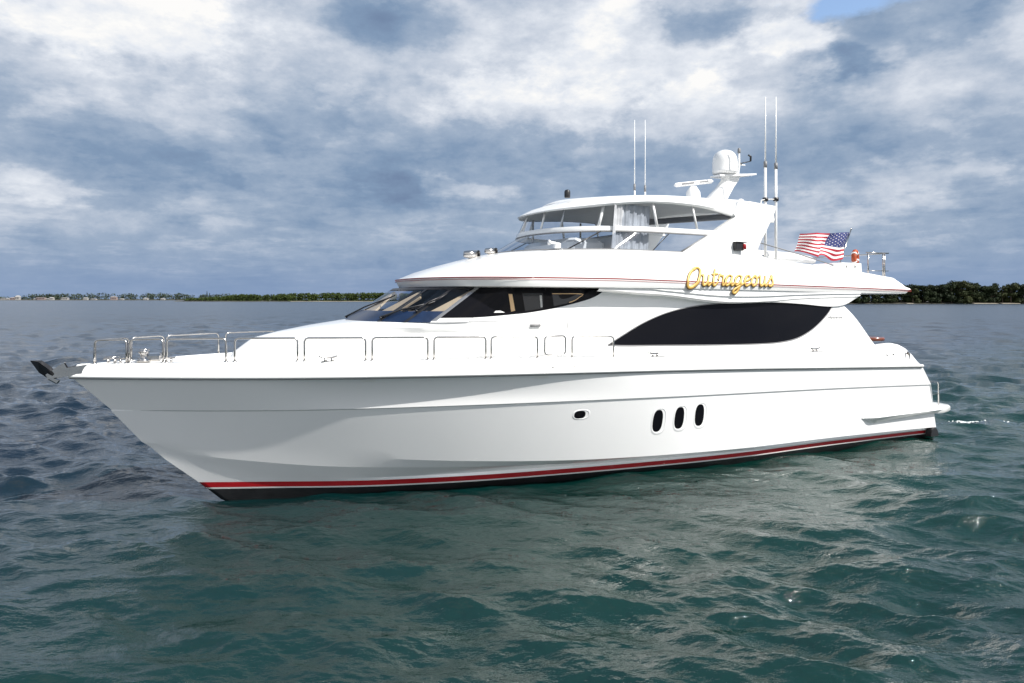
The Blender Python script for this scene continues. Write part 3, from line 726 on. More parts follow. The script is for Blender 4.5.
WS_B = dict(nose=5.58, nl=2.1, n=2.3, W=2.28); WS_T = dict(nose=6.80, nl=1.9, n=2.3, W=2.22)
def wspt(k, t, off=0.0):
    """point on the port half of the windshield, k 0..1 round from the nose, t 0..1 up"""
    a = k * math.pi / 2
    def q(d, z):
        n = d['n']; return Vector((d['nose'] + d['nl'] * (1 - math.cos(a) ** (2 / n)), d['W'] * math.sin(a) ** (2 / n), z))
    p = q(WS_B, 3.87).lerp(q(WS_T, 4.63), t)
    if off:
        c = Vector((9.0, 0, 2.5)); p = p + (p - c).normalized() * off
    return p
def deckhouse():
    UE = 19.3
    mb = MB()
    UZ = [(2.4, 20.75), (3.0, 20.53), (3.33, 20.27), (3.57, 20.06), (3.81, 19.84), (4.0, 19.62), (4.13, 19.45), (4.2, 19.33), (4.26, 19.25), (4.7, 19.2)]
    ue = lambda z: interp_s(z, UZ)
    r00 = ring(2.80, 7.5, 1.7, lambda u: Vh(u, 2.6) + .04, ue(2.5), 2.5, S=40)
    r0 = ring(2.88, 7.5, 1.7, lambda u: Vh(u, 2.95) + .04, ue(2.95), 2.95, S=40)
    r1 = ring(3.02, 6.9, 1.72, lambda u: Vh(u, 3.2), ue(3.2), 3.2, S=40)
    r2 = ring(3.42, 6.0, 1.78, lambda u: Vh(u, 3.48), ue(3.5), 3.50, S=40)
    r2b = ring(3.95, 4.7, 1.9, lambda u: lerp(2.29, Vh(u, 3.6), sstep((u - 8) / 3)), ue(3.63), 3.63, S=40)
    r3 = ring(4.65, 3.3, 2.1, lambda u: lerp(2.275, Vh(u, 3.74), sstep((u - 7.8) / 2.5)), ue(3.75), 3.75, S=40)
    r4 = ring(WS_B['nose'], WS_B['nl'], WS_B['n'], lambda u: lerp(WS_B['W'] - .02, Vh(u, 3.87), sstep((u - 7.6) / 2.0)), ue(3.87), 3.87, S=40)
    mb.sym([r00, r0, r1, r2, r2b, r3, r4])
    # upper side walls aft of the windshield
    us = [WS_B['nose'] + WS_B['nl']] + frange(8.0, UE, 60)
    def wall_lo(u): return 3.87
    def top_u(t): return t
    for s in (1, -1):
        rows = []
        for k in range(9):
            t = k / 8; z = lerp(3.87, 4.66, t); ust = lerp(7.68, 8.68, t)
            rows.append([(u, s * lerp(lerp(2.28, 2.22, t), Vh(u, z), sstep((u - ust) / 2.0)), z) for u in [lerp(ust, ue(z), j / 50) for j in range(51)]])
        mb.grid(rows)
    h = mb.build('deckhouse', M['gel'], yacht, sharp=35)
    mb = MB(); fill(mb, r4); mb.grid([[(9.6, lerp(-2.3, 2.3, k / 4), z) for k in range(5)] for z in (3.8, 4.66)]); mb.build('dashboard', M['navy'], h)
    # aft bulkhead
    mb = MB(); mb.smooth = False
    mb.grid([[(UE - .05, lerp(-2.55, 2.55, k / 6), z) for k in range(7)] for z in (2.4, 4.5)]); mb.build('saloon_bulkhead', M['gel'], h)
    # inner faces of the raked wings at the after end of the house
    for s in (1, -1):
        zz = frange(2.5, 4.26, 16)
        mb = MB(); mb.grid([[(ue(z), s * (Vh(ue(z), z)), z) for z in zz], [(ue(z), s * (Vh(ue(z), z) - .14), z) for z in zz], [(19.0, s * (Vh(19, z) - .14), z) for z in zz]]); mb.build('fashion_plate', M['gel'], h, sharp=30)
    # windshield
    NK = 40
    mb = MB(); lo_t = .30
    mb.sym([[wspt(k / NK, t) for k in range(NK + 1)] for t in [lo_t + (1 - lo_t) * j / 6 for j in range(7)]])
    ws = mb.build('windshield', M['wsglass'], h)
    mb = MB(); mb.sym([[wspt(k / NK, t, .004) for k in range(33)] for t in [-.02, .1, .2, lo_t]]); mb.build('windshield_base', M['navy'], h)
    for s in (1, -1):
        mb = MB(); mb.grid([[(p.x, s * p.y, p.z) for p in (wspt(k / NK, t, .012) for k in range(31, NK + 1))] for t in [-.02, .05, .10]]); mb.build('sill_corner', M['gel'], h)
    mb = MB(); mb.sym([[wspt(k / NK, t, .006) for k in range(NK + 1)] for t in (.93, 1.0)]); mb.build('windshield_header', M['dark'], h)
    # mullions outside, tan sun blinds inside
    for s, k, w in ((1, .385, .014), (1, .60, .014), (-1, .30, .014)):
        mb = MB(); mb.grid([[(p.x, s * p.y, p.z) for p in (wspt(k - w, t, .008), wspt(k, t, .012), wspt(k + w, t, .008))] for t in frange(-.02, 1, 8)]); mb.build('mullion', M['dark'], ws)
    def wk(k, t, off):
        p = wspt(abs(k), t, off)
        if k < 0: p.y = -p.y
        return p
    for poly in ([(-.20, .32), (.12, .32), (-.03, .83), (-.065, .94), (-.10, .94)], [(.215, .32), (.395, .35), (.405, .74), (.31, .94)], [(.655, .33), (.745, .30), (.80, .72), (.81, .95), (.745, .95)]):
        mb = MB(); mb.smooth = False
        A = [mb.vert(wk(k, t, -.05)) for k, t in poly]; B = [mb.vert(wk(k, t, -.10)) for k, t in poly]
        mb.face(A); mb.face(B[::-1]); n = len(A)
        for i in range(n): mb.face((A[i], A[(i + 1) % n], B[(i + 1) % n], B[i]))
        mb.build('sun_blind', M['tan'], ws)
    mb = MB(); mb.tube([wk(k, .34, -.12) for k in frange(.42, .62, 4)], .03, 6); mb.build('dash_edge', M['tan'], h)
    # corner pillars (silver-black), the glass ahead of the side windows
    for s in (1, -1):
        mb = MB(); mb.cur = 1
        mb.grid([[(p.x, s * p.y, p.z) for p in [wspt(k, t, .010) for k in frange(.80, 1.0, 8)]] for t in frange(.09, 1, 8)])
        mb.cur = 0
        mb.grid([[(p.x, s * p.y, p.z) for p in [wspt(k, t, .016) for k in frange(.772, .806, 4)]] for t in frange(0.02, 1, 8)])
        mb.build('corner_pillar', [M['pewter'], M['bglass']], h)
    # dark side windows of the pilothouse
    lo = [(7.4, 3.945), (8.07, 3.97), (8.62, 4.01), (9.16, 4.06), (9.93, 4.18), (10.65, 4.34), (10.97, 4.45), (11.17, 4.57), (11.26, 4.635)]
    Vw = lambda u, z: lerp(lerp(2.28, 2.22, (z - 3.87) / .76), Vh(u, z), sstep((u - lerp(7.68, 8.68, (z - 3.87) / .79)) / 2.0))
    def swu(z): return lerp(7.66, 8.60, (z - 3.87) / .76)
    for s in (1, -1):
        mb = MB(); rows = []
        for k in range(9):
            t = k / 8; r_ = []
            for j in range(41):
                w = j / 40
                # column by column: lower edge on lo, upper edge just under the brow
                u_lo = lerp(7.72, 11.26, w); u_hi = lerp(8.66, 11.26, w)
                zl = interp_s(u_lo, lo); zh = 4.655
                z = lerp(zl, zh, t); u = lerp(u_lo, u_hi, t); r_.append((u, s * (Vw(u, z) + .006), z))
            rows.append(r_)
        mb.grid(rows); sw = mb.build('side_window', M['bglass'], h)
        def patch(name, poly, m, off):
            mb = MB(); mb.fan([(u, s * (Vw(u, z) + off), z) for u, z in poly]); mb.build(name, m, sw)
        patch('pane', [(9.01, 4.50), (9.53, 4.50), (9.49, 4.15), (9.04, 4.09)], M['pane'], .011)
        patch('pane', [(9.76, 4.49), (10.53, 4.48), (10.45, 4.40), (10.33, 4.33), (10.1, 4.26), (9.77, 4.20)], M['pane'], .011)
        mb = MB(); mb.tube([(u, s * (Vw(u, z) + .012), z) for u, z in smooth_curve2([(9.76, 4.49), (10.53, 4.485), (10.47, 4.41), (10.33, 4.33), (10.18, 4.285)], 4)], .010, 5); mb.build('pane_trim', M['tan'], sw)
        patch('curtain', [(8.67, 4.48), (8.76, 4.48), (8.80, 4.10), (8.70, 4.08)], M['tan'], .011)
        patch('curtain', [(9.44, 4.45), (9.49, 4.45), (9.48, 4.18), (9.43, 4.17)], M['liner'], .014)
        patch('seat_top', [(8.28, 4.06), (8.33, 4.10), (8.45, 4.105), (8.55, 4.06)], M['vinyl'], .012)
    # saloon windows
    hi = [(11.18, 3.262), (11.54, 3.45), (12.3, 3.80), (13.14, 4.06), (14.18, 4.215), (15.39, 4.27), (16.57, 4.28), (17.59, 4.245), (18.2, 4.20), (18.88, 4.15)]
    lw = [(11.18, 3.258), (11.6, 3.235), (12.7, 3.21), (14.59, 3.17), (15.96, 3.16), (16.69, 3.185), (17.34, 3.28), (17.88, 3.47), (18.31, 3.70), (18.68, 3.96), (18.88, 4.148)]
    for s in (1, -1):
        mb = MB(); band(mb, frange(11.18, 18.88, 70), lambda u: interp_s(u, lw), lambda u: interp_s(u, hi), Vh, .012, 8, (s,))
        sw = mb.build('saloon_window', M['bglass'], h)
        edge = [(u, s * (Vh(u, interp_s(u, hi)) + .010), interp_s(u, hi)) for u in frange(11.18, 18.88, 60)] + [(u, s * (Vh(u, interp_s(u, lw)) + .010), interp_s(u, lw)) for u in frange(18.86, 11.2, 60)]
        mb = MB(); mb.tube(edge, .014, 5, closed=True); mb.build('window_gasket', M['rubber'], sw)
    # door seam and badge
    for s in (1, -1):
        mb = MB(); mb.tube([(10.1, s * (Vh(10.1, 4.05) + .002), 4.05), (10.12, s * (Vh(10.1, 3.3) + .002), 3.3)], .005, 4); mb.build('door_seam', M['rubber'], h)
        mb = MB(); V_ = lambda u, z: s * (lerp(2.275, Vh(u, z), sstep((u - 7.8) / 2.5)) + .008)
        mb.tube([(u, V_(u, z), z) for u, z in [(9.18 + .1 * (1 - math.cos(t)), 3.85 + .06 * math.sin(t)) for t in frange(0.2, 2.9, 8)]], .012, 5)
        mb.tube([(9.16, V_(9.16, 3.75), 3.75), (9.40, V_(9.40, 3.75), 3.76)], .022, 5, flat=1.5); mb.build('badge', M['rubber'], h)
        mb = MB()
        for u in (4.95, 5.5):
            mb.lathe((5.6 + (u - 4.95) * 1.2, s * 1.62, 3.70 + (u - 4.95) * .1), [(.03, 0), (.03, .03), (.001, .035)], 10, (-.2, s * .6, .7))
        mb.build('deck_light', M['rubber'], h)
    # moulded recess at the front of the trunk
    mb = MB(); mb.smooth = True
    # wipers
    def wiper(s, k0, t0, k1, t1):
        a = wspt(k0, t0, .05); b = wspt(abs(k1), t1, .05); a.y *= s; b.y *= s if k1 >= 0 else -s
        mid = a.lerp(b, .45) + Vector((-.02, 0, .03))
        mb = MB(); mb.tube([a, a.lerp(mid, .5), mid, b], [.028, .022, .018, .014], 6)
        c = a + Vector((-.02, 0, -.03)); mb.tube([c, a], .035, 8)
        w0 = b - (b - a) * .55 + Vector((0, .0, -.03)); mb.tube([w0, b + (b - a) * .12], .016, 5)
        mb.build('windshield_wiper', M['dark'], ws)
    wiper(-1, .22, .06, -.135, .66)
    wiper(1, .37, .10, .60, .50)
    wiper(1, .58, .30, .63, .72)
    # name of the builder, small script on the fashion plate
    cu = bpy.data.curves.new('txt', 'FONT'); cu.body = 'Hatteras'; cu.size = .15; cu.shear = .35; cu.extrude = .004; cu.space_character = 1.15
    to = bpy.data.objects.new('txt', cu); COL.objects.link(to); bpy.context.view_layer.update()
    me = bpy.data.meshes.new_from_object(to.evaluated_get(bpy.context.evaluated_depsgraph_get())); bpy.data.objects.remove(to)
    me.materials.clear(); me.materials.append(M['dark'])
    o = bpy.data.objects.new('builder_script', me); COL.objects.link(o); o.parent = h
    o.rotation_euler = (R(90), 0, 0); o.location = (18.66, -(Vh(19.0, 3.84) + .004), 3.80); o.scale = (.98, .8, 1)
    return h
def smooth_curve2(p, n): return [(q.x, q.y) for q in smooth_curve([(a, b, 0) for a, b in p], n)]
HOUSE = deckhouse()

ZT = [(5, 5.55), (9.3, 5.56), (13.5, 5.57), (16.2, 5.545), (16.8, 5.46), (17.75, 5.39), (19.4, 5.29), (20.5, 5.19), (22.1, 5.03), (22.6, 4.98)]
ZS = [(5, 4.85), (11.3, 4.85), (16.6, 4.75), (20, 4.69), (22.6, 4.64)]
ZL = [(5, 4.64), (13.8, 4.61), (20, 4.52), (22.6, 4.52)]
def flybridge():
    zt = lambda u: interp_s(u, ZT); zs = lambda u: interp(u, ZS); zl = lambda u: interp(u, ZL)
    tw = lambda w: (lambda u: w * (1 - .05 * sstep((u - 17) / 5)))
    mb = MB()
    def mixr(nose, nl, n, w, ue, f_): return ring(nose, nl, n, tw(w), ue, lambda u: zs(u) + f_ * (zt(u) - zs(u)), S=40)
    c0 = ring(7.52, 2.3, 2.3, tw(2.38), 22.0, lambda u: zl(u) + .02, S=40)
    a = ring(7.15, 2.35, 2.3, tw(2.66), 22.15, zl, S=40); b = ring(7.01, 2.35, 2.3, tw(2.78), 22.25, lambda u: zl(u) + .02, S=40)
    b2 = ring(6.97, 2.35, 2.3, tw(2.80), 22.32, lambda u: zl(u) + .09, S=40)
    s_ = ring(6.91, 2.35, 2.3, tw(2.815), 22.45, zs, S=40)
    s2 = ring(7.03, 2.35, 2.3, tw(2.79), 22.42, lambda u: zs(u) + .05, S=40)
    rows = [c0, a, b, b2, s_, s2, mixr(7.36, 2.4, 2.25, 2.73, 22.3, .27), mixr(7.96, 2.5, 2.2, 2.66, 22.2, .53), mixr(8.68, 2.55, 2.2, 2.58, 22.05, .80), mixr(9.0, 2.55, 2.2, 2.54, 22.0, .92), mixr(9.32, 2.55, 2.2, 2.49, 21.97, .985), mixr(9.42, 2.55, 2.2, 2.44, 21.95, 1.0), mixr(9.55, 2.5, 2.2, 2.36, 21.9, .99)]
    inner = ring(9.6, 2.5, 2.2, tw(2.34), 21.85, 4.98, S=40)
    rows.append(inner)
    mb.sym(rows)
    ends = [r[-1] for r in rows]
    mb.grid([[(p[0], lerp(-p[1], p[1], k / 6), p[2]) for k in range(7)] for p in ends])
    f = mb.build('flybridge', M['gel'], yacht, sharp=40)
    mb = MB(); fill(mb, inner); mb.build('flybridge_deck', M['deckm'], f)
    mb = MB(); fill(mb, c0); mb.build('brow_underside', M['gel'], f)
    # pin stripe round the brow
    mb = MB()
    sr = lambda dz, dn, dw: ring(6.91 + dn, 2.35, 2.3, tw(2.815 + dw), 22.45, lambda u: zs(u) + dz, S=40)
    for d0, d1 in ((-.012, .012), (-.052, -.040)):
        mb.sym([sr(d0, -.008, .006), sr((d0 + d1) / 2, -.012, .010), sr(d1, -.008, .006)])
    mb.build('pin_stripe', M['stripe'], f)
    # moulded eave fairing beneath the boat-deck overhang
    F1 = [(10.8, 4.63), (11.97, 4.63), (12.95, 4.56), (14.58, 4.45), (15.94, 4.44), (17.46, 4.49), (19.74, 4.53), (20.1, 4.53)]
    F2 = [(10.8, 4.60), (11.99, 4.52), (12.97, 4.46), (14.02, 4.35), (14.96, 4.29), (16.29, 4.31), (17.48, 4.38), (19.77, 4.44), (20.0, 4.46)]
    F3 = [(10.8, 4.55), (11.99, 4.47), (12.97, 4.41), (14.02, 4.30), (14.96, 4.25), (16.4, 4.275), (17.48, 4.235), (18.77, 4.15), (19.4, 4.21), (19.8, 4.37), (20.0, 4.45)]
    us = frange(10.8, 20.0, 60)
    for s in (1, -1):
        mb = MB()
        R1 = [(u, s * (2.775 - .04), zl(u) + .03) for u in us]
        R2 = [(u, s * 2.76, min(interp_s(u, F1), zl(u) + .02)) for u in us]
        R3 = [(u, s * 2.715, min(interp_s(u, F1), zl(u)) - .01) for u in us]
        R4 = [(u, s * 2.735, interp_s(u, F2)) for u in us]
        R5 = [(u, s * 2.715, interp_s(u, F2) - .012) for u in us]
        R6 = [(u, s * (lerp(Vh(u, 4.3), 2.70, .75) + .02), min(interp_s(u, F3), interp_s(u, F2) - .015)) for u in us]
        R7 = [(u, s * (2.3), min(interp_s(u, F3), interp_s(u, F2) - .015) + .02) for u in us]
        mb.grid([R1, R2, R3, R4]); mb.grid([R4, R5, R6]); mb.grid([R6, R7])
        mb.build('eave_fairing', M['gel'], f, sharp=35)
    # lower windscreen
    zb = 5.565
    def wr(t, off=0.0):
        return dict(nose=lerp(9.46, 10.34, t) - off, nl=2.55, n=2.2, W=lerp(2.43, 2.34, t) + off, z=lerp(zb, 6.06, t))
    def wrow(t, off=0.0, uend=None):
        d = wr(t, off); return ring(d['nose'], d['nl'], d['n'], d['W'], uend if uend else lerp(13.5, 14.5, t), d['z'], S=14)
    mb = MB(); mb.sym([wrow(t) for t in frange(0, 1, 5)]); w = mb.build('windscreen', M['clear'], f)
    mb = MB()
    for s in (1, -1):
        for t in (0.02, 0.97): mb.tube([(p[0], s * p[1], p[2]) for p in wrow(t, .004)], .016, 6)
        mb.tube([(13.52, s * 2.43, zb + .02), (14.5, s * 2.345, 6.05)], .02, 6)
    mb.build('windscreen_frame', M['rubber'], w)
    def wpt(u, t):
        r_ = wrow(t, .006)
        for p, q in zip(r_, r_[1:]):
            if p[0] <= u <= q[0]: return Vector(p).lerp(Vector(q), (u - p[0]) / (q[0] - p[0]) if q[0] > p[0] else 0)
        return Vector(r_[-1])
    for s in (1, -1):
        for ub, ut, r_ in ((10.4, 11.35, .016), (12.6, 13.2, .013)):
            a, b = wpt(ub, .02), wpt(ut, .97); mb = MB(); mb.tube([(a.x, s * a.y, a.z), (b.x, s * b.y, b.z)], r_, 6); mb.build('windscreen_mullion', M['dark'], w)
    # padded white rim over it
    mb = MB()
    def rim(no, wo, z, ue): return ring(10.34 + no, 2.55, 2.2, 2.34 + wo, ue, z, S=14)
    mb.sym([rim(0.0, -.04, 6.06, 14.52), rim(-.03, .01, 6.07, 14.52), rim(-.03, .012, 6.12, 14.62), rim(.0, .0, 6.185, 14.72), rim(.05, -.05, 6.19, 14.72), rim(.06, -.06, 6.06, 14.5)])
    mb.build('windscreen_rim', M['gel'], f, sharp=40)
    # helm console, seats and folded weather curtain
    mb = MB(); mb.box((11.3, 0.2, 5.45), (1.1, 2.6, .95), b=.12); mb.build('helm_console', M['gel'], f)
    for vv, u0, wd in ((.3, 12.15, 1.5), (-.9, 12.2, .8), (1.35, 12.3, .7)):
        mb = MB(); mb.box((u0, vv, 5.35), (.7, wd, .3), b=.08); mb.box((u0 + .42, vv, 5.75), (.2, wd, .72), b=.08); mb.box((u0, vv, 5.1), (.5, wd * .7, .3), b=.03); mb.build('helm_seat', M['vinyl'], f)
    mb = MB(); us = frange(11.66, 12.78, 48)
    for s in (1,):
        mb.grid([[(u - .12 * (1 - z) , s * (2.16 - .05 * z + .016 * math.sin(k * 1.9 + z * 1.5) + .022 * math.sin(k * .7 + z)), lerp(5.62, 6.74, z)) for k, u in enumerate(us)] for z in frange(0, 1, 8)])
    mb.build('weather_curtain', M['drape'], f)
    # searchlights on the brow
    for (u, vv, z, k) in ((8.62, .15, 5.33, .9), (9.1, .30, 5.46, .7)):
        mb = MB(); mb.lathe((u, vv, z - .12), [(.10 * k, 0), (.10 * k, .06), (.05 * k, .09), (.05 * k, .2 * k)], 16)
        mb.lathe((u + .16 * k, vv, z + .19 * k), [(.02, -.36 * k), (.09 * k, -.34 * k), (.115 * k, -.2 * k), (.12 * k, .06 * k)], 18, (1, .1, 0))
        mb.cur = 1; mb.lathe((u + .16 * k, vv, z + .19 * k), [(.125 * k, .06 * k), (.125 * k, .10 * k), (.11 * k, .11 * k), (.001, .112 * k)], 18, (1, .1, 0))
        mb.build('searchlight', [M['gel'] if k == 1 else M['steel'], M['dark']], f)
    # horn on the coaming
    mb = MB(); mb.box((10.18, 1.85, 5.66), (.16, .12, .14), b=.02); mb.lathe((10.1, 1.9, 5.72), [(.03, 0), (.035, .14), (.07, .2)], 14, (-1, .2, 0)); mb.tube([(10.25, 1.95, 5.58), (10.15, 2.2, 5.45), (10.0, 2.3, 5.42)], .015, 5); mb.build('horn', M['gel'], f)
    # navigation light on the wing
    for s in (1, -1):
        mb = MB(); mb.box((15.42, s * 2.50, 5.77), (.30, .13, .21), b=.02); mb.box((15.45, s * 2.50, 5.885), (.36, .17, .02)); mb.build('navigation_light', M['dark'], f)
        mb = MB(); mb.lathe((15.56, s * 2.57, 5.70), [(.05, 0), (.05, .12), (.03, .14)], 12); mb.build('light_lens', M['red'] if s > 0 else M['drape'], f)
    return f
FLY = flybridge()

def hardtop():
    zlow = [(10.1, 6.60), (10.4, 6.62), (11.0, 6.645), (11.5, 6.69), (12.8, 6.79), (14.07, 6.775), (14.8, 6.69), (15.5, 6.58), (16.2, 6.5)]
    ztop = [(10.2, 6.70), (10.75, 6.87), (11.4, 6.97), (12.5, 7.03), (13.6, 7.07), (15, 7.085), (16, 7.10), (17.0, 6.98)]
    zl = lambda u: interp_s(u, zlow); zt = lambda u: interp_s(u, ztop)
    mb = MB(); UE = 16.9
    r0 = ring(10.57, 2.5, 2.2, 2.22, UE, lambda u: zl(u) + .01, S=30); a = ring(10.40, 2.55, 2.2, 2.34, UE, zl, S=30)
    b = ring(10.37, 2.55, 2.2, 2.37, UE, lambda u: lerp(zl(u), zt(u), .18), S=30)
    c = ring(10.54, 2.6, 2.2, 2.30, UE, lambda u: lerp(zl(u), zt(u), .60), S=30)
    d = ring(10.74, 2.6, 2.2, 2.22, UE, lambda u: lerp(zl(u), zt(u), .86), S=30)
    e = ring(11.02, 2.6, 2.2, 2.08, UE, lambda u: zt(u), S=30)
    mb.sym([a, b, c, d, e]); fill(mb, e, .10, 8)
    mb.grid([[(UE, lerp(-2.08, 2.08, k / 6), z) for k in range(7)] for z in (6.96, e[-1][2])])
    h = mb.build('hardtop', M['gel'], yacht, sharp=45)
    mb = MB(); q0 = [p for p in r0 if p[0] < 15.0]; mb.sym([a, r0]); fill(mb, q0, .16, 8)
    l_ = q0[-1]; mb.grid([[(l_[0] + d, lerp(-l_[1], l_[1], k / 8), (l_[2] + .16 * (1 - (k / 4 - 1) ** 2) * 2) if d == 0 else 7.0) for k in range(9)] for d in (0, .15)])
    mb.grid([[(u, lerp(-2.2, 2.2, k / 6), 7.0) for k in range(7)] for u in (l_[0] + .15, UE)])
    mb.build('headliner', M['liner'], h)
    # side wings carrying the hardtop
    for s in (1, -1):
        poly = [(13.40, 5.50), (13.56, 5.58), (14.49, 6.06), (14.72, 6.19), (15.42, 6.58), (15.36, 6.66), (15.55, 7.0), (15.97, 7.04), (16.97, 6.965), (16.9, 6.8), (16.78, 6.62), (16.58, 6.33), (16.29, 5.94), (16.17, 5.74), (16.19, 5.62), (16.5, 5.45), (15, 5.2)]
        vv = lambda z: 2.47 - .085 * max(z - 5.55, 0)
        mb = MB(); mb.prism([(u, s * (vv(z) + .012), z) for u, z in poly], (0, -s * .16, 0)); mb.build('wing', M['gel'], h)
    # clear upper panels and their posts
    mb = MB()
    up = lambda t: ring(lerp(10.36, 10.58, t), 2.55, 2.2, lerp(2.30, 2.27, t), lerp(14.72, 15.4, t), (lambda u: 6.19) if t == 0 else (lambda u: lerp(6.19, zl(u) + .01, t)), S=24)
    mb.sym([up(t) for t in frange(0, 1, 4)]); w = mb.build('side_curtain', M['clear'], h)
    def upt(u, t):
        r_ = up(t)
        for p, q in zip(r_, r_[1:]):
            if p[0] <= u <= q[0] and q[0] > p[0]: return Vector(p).lerp(Vector(q), (u - p[0]) / (q[0] - p[0]))
        return Vector(r_[-1])
    for s in (1, -1):
        for ub, ut, r_ in ((9.0, 9.0, .0), (10.42, 10.62, .030), (11.34, 11.53, .040), (12.86, 12.74, .036), (14.17, 14.02, .030)):
            if r_ == 0: continue
            a_, b_ = upt(ub + .0, 0), upt(ut, 1); mb = MB(); mb.tube([(a_.x, s * a_.y, a_.z - .03), (b_.x, s * b_.y, b_.z + .02)], r_, 8); mb.build('post', M['gel'], w)
    for vv in (-1.1, 1.0):
        mb = MB(); mb.tube([(10.75, vv, 6.15), (10.9, vv, 6.66)], .022, 6); mb.build('post', M['gel'] , w)
    for (u, vv) in ((11.3, -1.5), (13.0, -1.6)):
        mb = MB(); mb.tube([(u, vv, 5.3), (u + .02, vv, 6.68)], .03, 8); mb.build('support_pole', M['steel'], h)
    mb = MB(); mb.tube([(15.0, -.8, 6.74), (16.3, 1.9, 6.72)], .09, 10); mb.build('rolled_awning', M['rubber'], h)
    # camera on the front of the roof
    mb = MB(); mb.lathe((11.1, .8, 7.02), [(.07, 0), (.08, .03), (.08, .16), (.06, .2), (.001, .22)], 14); mb.build('roof_camera', M['dark'], h)
    # small domes
    for u, vv in ((15.1, 1.1), (16.3, 1.7)):
        mb = MB(); mb.lathe((u, vv, 7.08), [(.09, 0), (.09, .08), (.06, .12), (.001, .14)], 14); mb.build('antenna_base', M['gel'], h)
    # radar mast
    mb = MB()
    def sec(u0, u1, z, w): return [(u0, -w * .6, z), (u0 + .08, -w, z), (u1 - .1, -w, z), (u1, -w * .5, z), (u1, w * .5, z), (u1 - .1, w, z), (u0 + .08, w, z), (u0, w * .6, z)]
    rows = [sec(16.35, 17.22, 7.05, .30), sec(16.62, 17.32, 7.45, .22), sec(17.05, 17.62, 7.85, .18), sec(17.25, 17.82, 8.08, .17), sec(17.28, 17.9, 8.22, .17)]
    ids = mb.grid(rows, True); mb.face(ids[-1]); m_ = mb.build('radar_mast', M['gel'], yacht, sharp=40)
    mb = MB(); mb.prism([(16.93, .22, 8.16), (16.93, -.22, 8.16), (17.7, -.32, 8.20), (18.58, -.10, 8.34), (18.58, .10, 8.34), (17.7, .32, 8.20)], (0, 0, .05)); mb.build('mast_platform', M['gel'], m_)
    mb = MB(); mb.lathe((17.33, 0, 8.23), [(.20, 0), (.26, .03), (.36, .05), (.385, .10), (.392, .12), (.385, .14), (.388, .40), (.365, .55), (.31, .67), (.22, .75), (.10, .795), (.001, .81)], 32); mb.build('satellite_dome', M['gel'], m_)
    mb = MB(); mb.tube([(17.86, 0, 8.24), (17.93, 0, 8.6), (17.93, 0, 9.0)], [.045, .035, .026], 8); mb.box((18.03, 0, 8.63), (.28, .05, .03)); mb.build('light_pole', M['gel'], m_)
    mb = MB(); mb.lathe((17.93, 0, 9.0), [(.045, 0), (.05, .03), (.045, .13), (.02, .16)], 12); mb.build('anchor_light', M['rubber'], m_)
    mb = MB(); mb.tube([(17.98, 0, 8.67), (18.42, 0, 8.78)], .015, 6); mb.tube([(18.42, 0, 8.78), (18.43, 0, 8.93), (18.33, 0, 8.97)], [.03, .035, .03], 6); mb.lathe((17.99, 0, 8.66), [(.04, -.03), (.04, .03)], 8); mb.build('wind_vane', M['dark'], m_)
    mb = MB(); mb.lathe((16.05, 0, 7.1), [(.26, 0), (.24, .25), (.225, .38), (.21, .52), (.15, .62), (.10, .70)], 20); mb.build('radar_pedestal', M['gel'], m_)
    mb = MB(); rot = Matrix.Rotation(R(9), 3, 'Y').inverted() @ Matrix.Rotation(R(-6), 3, 'Z'); rot = Matrix.Rotation(R(-9), 3, 'Y')
    mb.box((16.08, 0, 7.90), (1.5, .16, .13), rot=rot, b=.045); mb.build('radar_array', M['gel'], m_)
    mb = MB(); mb.box((15.78, .082, 7.862), (.5, .006, .05), rot=rot); mb.box((16.40, .082, 7.962), (.35, .006, .04), rot=rot); mb.build('array_lettering', M['rubber'], m_)
    # whip antennas
    def whip(u, vv, z0, z1, r, joint, bands=()):
        mb = MB(); mb.tube([(u, vv, z0), (u, vv, joint)], r, 8); mb.tube([(u, vv, joint), (u, vv, z1)], [r * .62, r * .34], 8)
        a_ = mb.build('antenna', M['gel'], yacht)
        mb = MB(); mb.tube([(u, vv, joint - .1), (u, vv, joint + .08)], r * 1.25, 8); mb.build('ferrule', M['rubber'], a_)
        for z in bands:
            mb = MB(); mb.tube([(u, vv, z - .05), (u, vv, z + .05)], r * 2.0, 8); mb.build('clamp', M['dark'], a_)
    whip(13.86, 0.0, 7.1, 9.57, .026, 7.62); whip(14.20, 0.05, 7.1, 9.60, .026, 7.60)
    whip(17.47, 1.5, 5.1, 10.32, .040, 8.34, (7.30,)); whip(17.90, 1.5, 5.1, 10.38, .040, 8.33, (7.33,))
    # stand-off bracket and cable between wing and whips
    mb = MB(); mb.tube([(16.85, 1.9, 7.0), (17.2, 1.6, 7.24), (17.47, 1.5, 7.30), (17.90, 1.5, 7.33)], .018, 6); mb.build('antenna_bracket', M['gel'], h)
    mb = MB()
    for dx in (0, .35): mb.tube(smooth_curve([(15.9 + dx, 2.37, 7.0), (16.05 + dx, 2.41, 6.7), (16.12 + dx * .6, 2.46, 6.1), (16.15 + dx * .3, 2.50, 5.7)], 5), .005, 5)
    mb.build('cable', M['drape'], h)
    return h
TOP = hardtop()

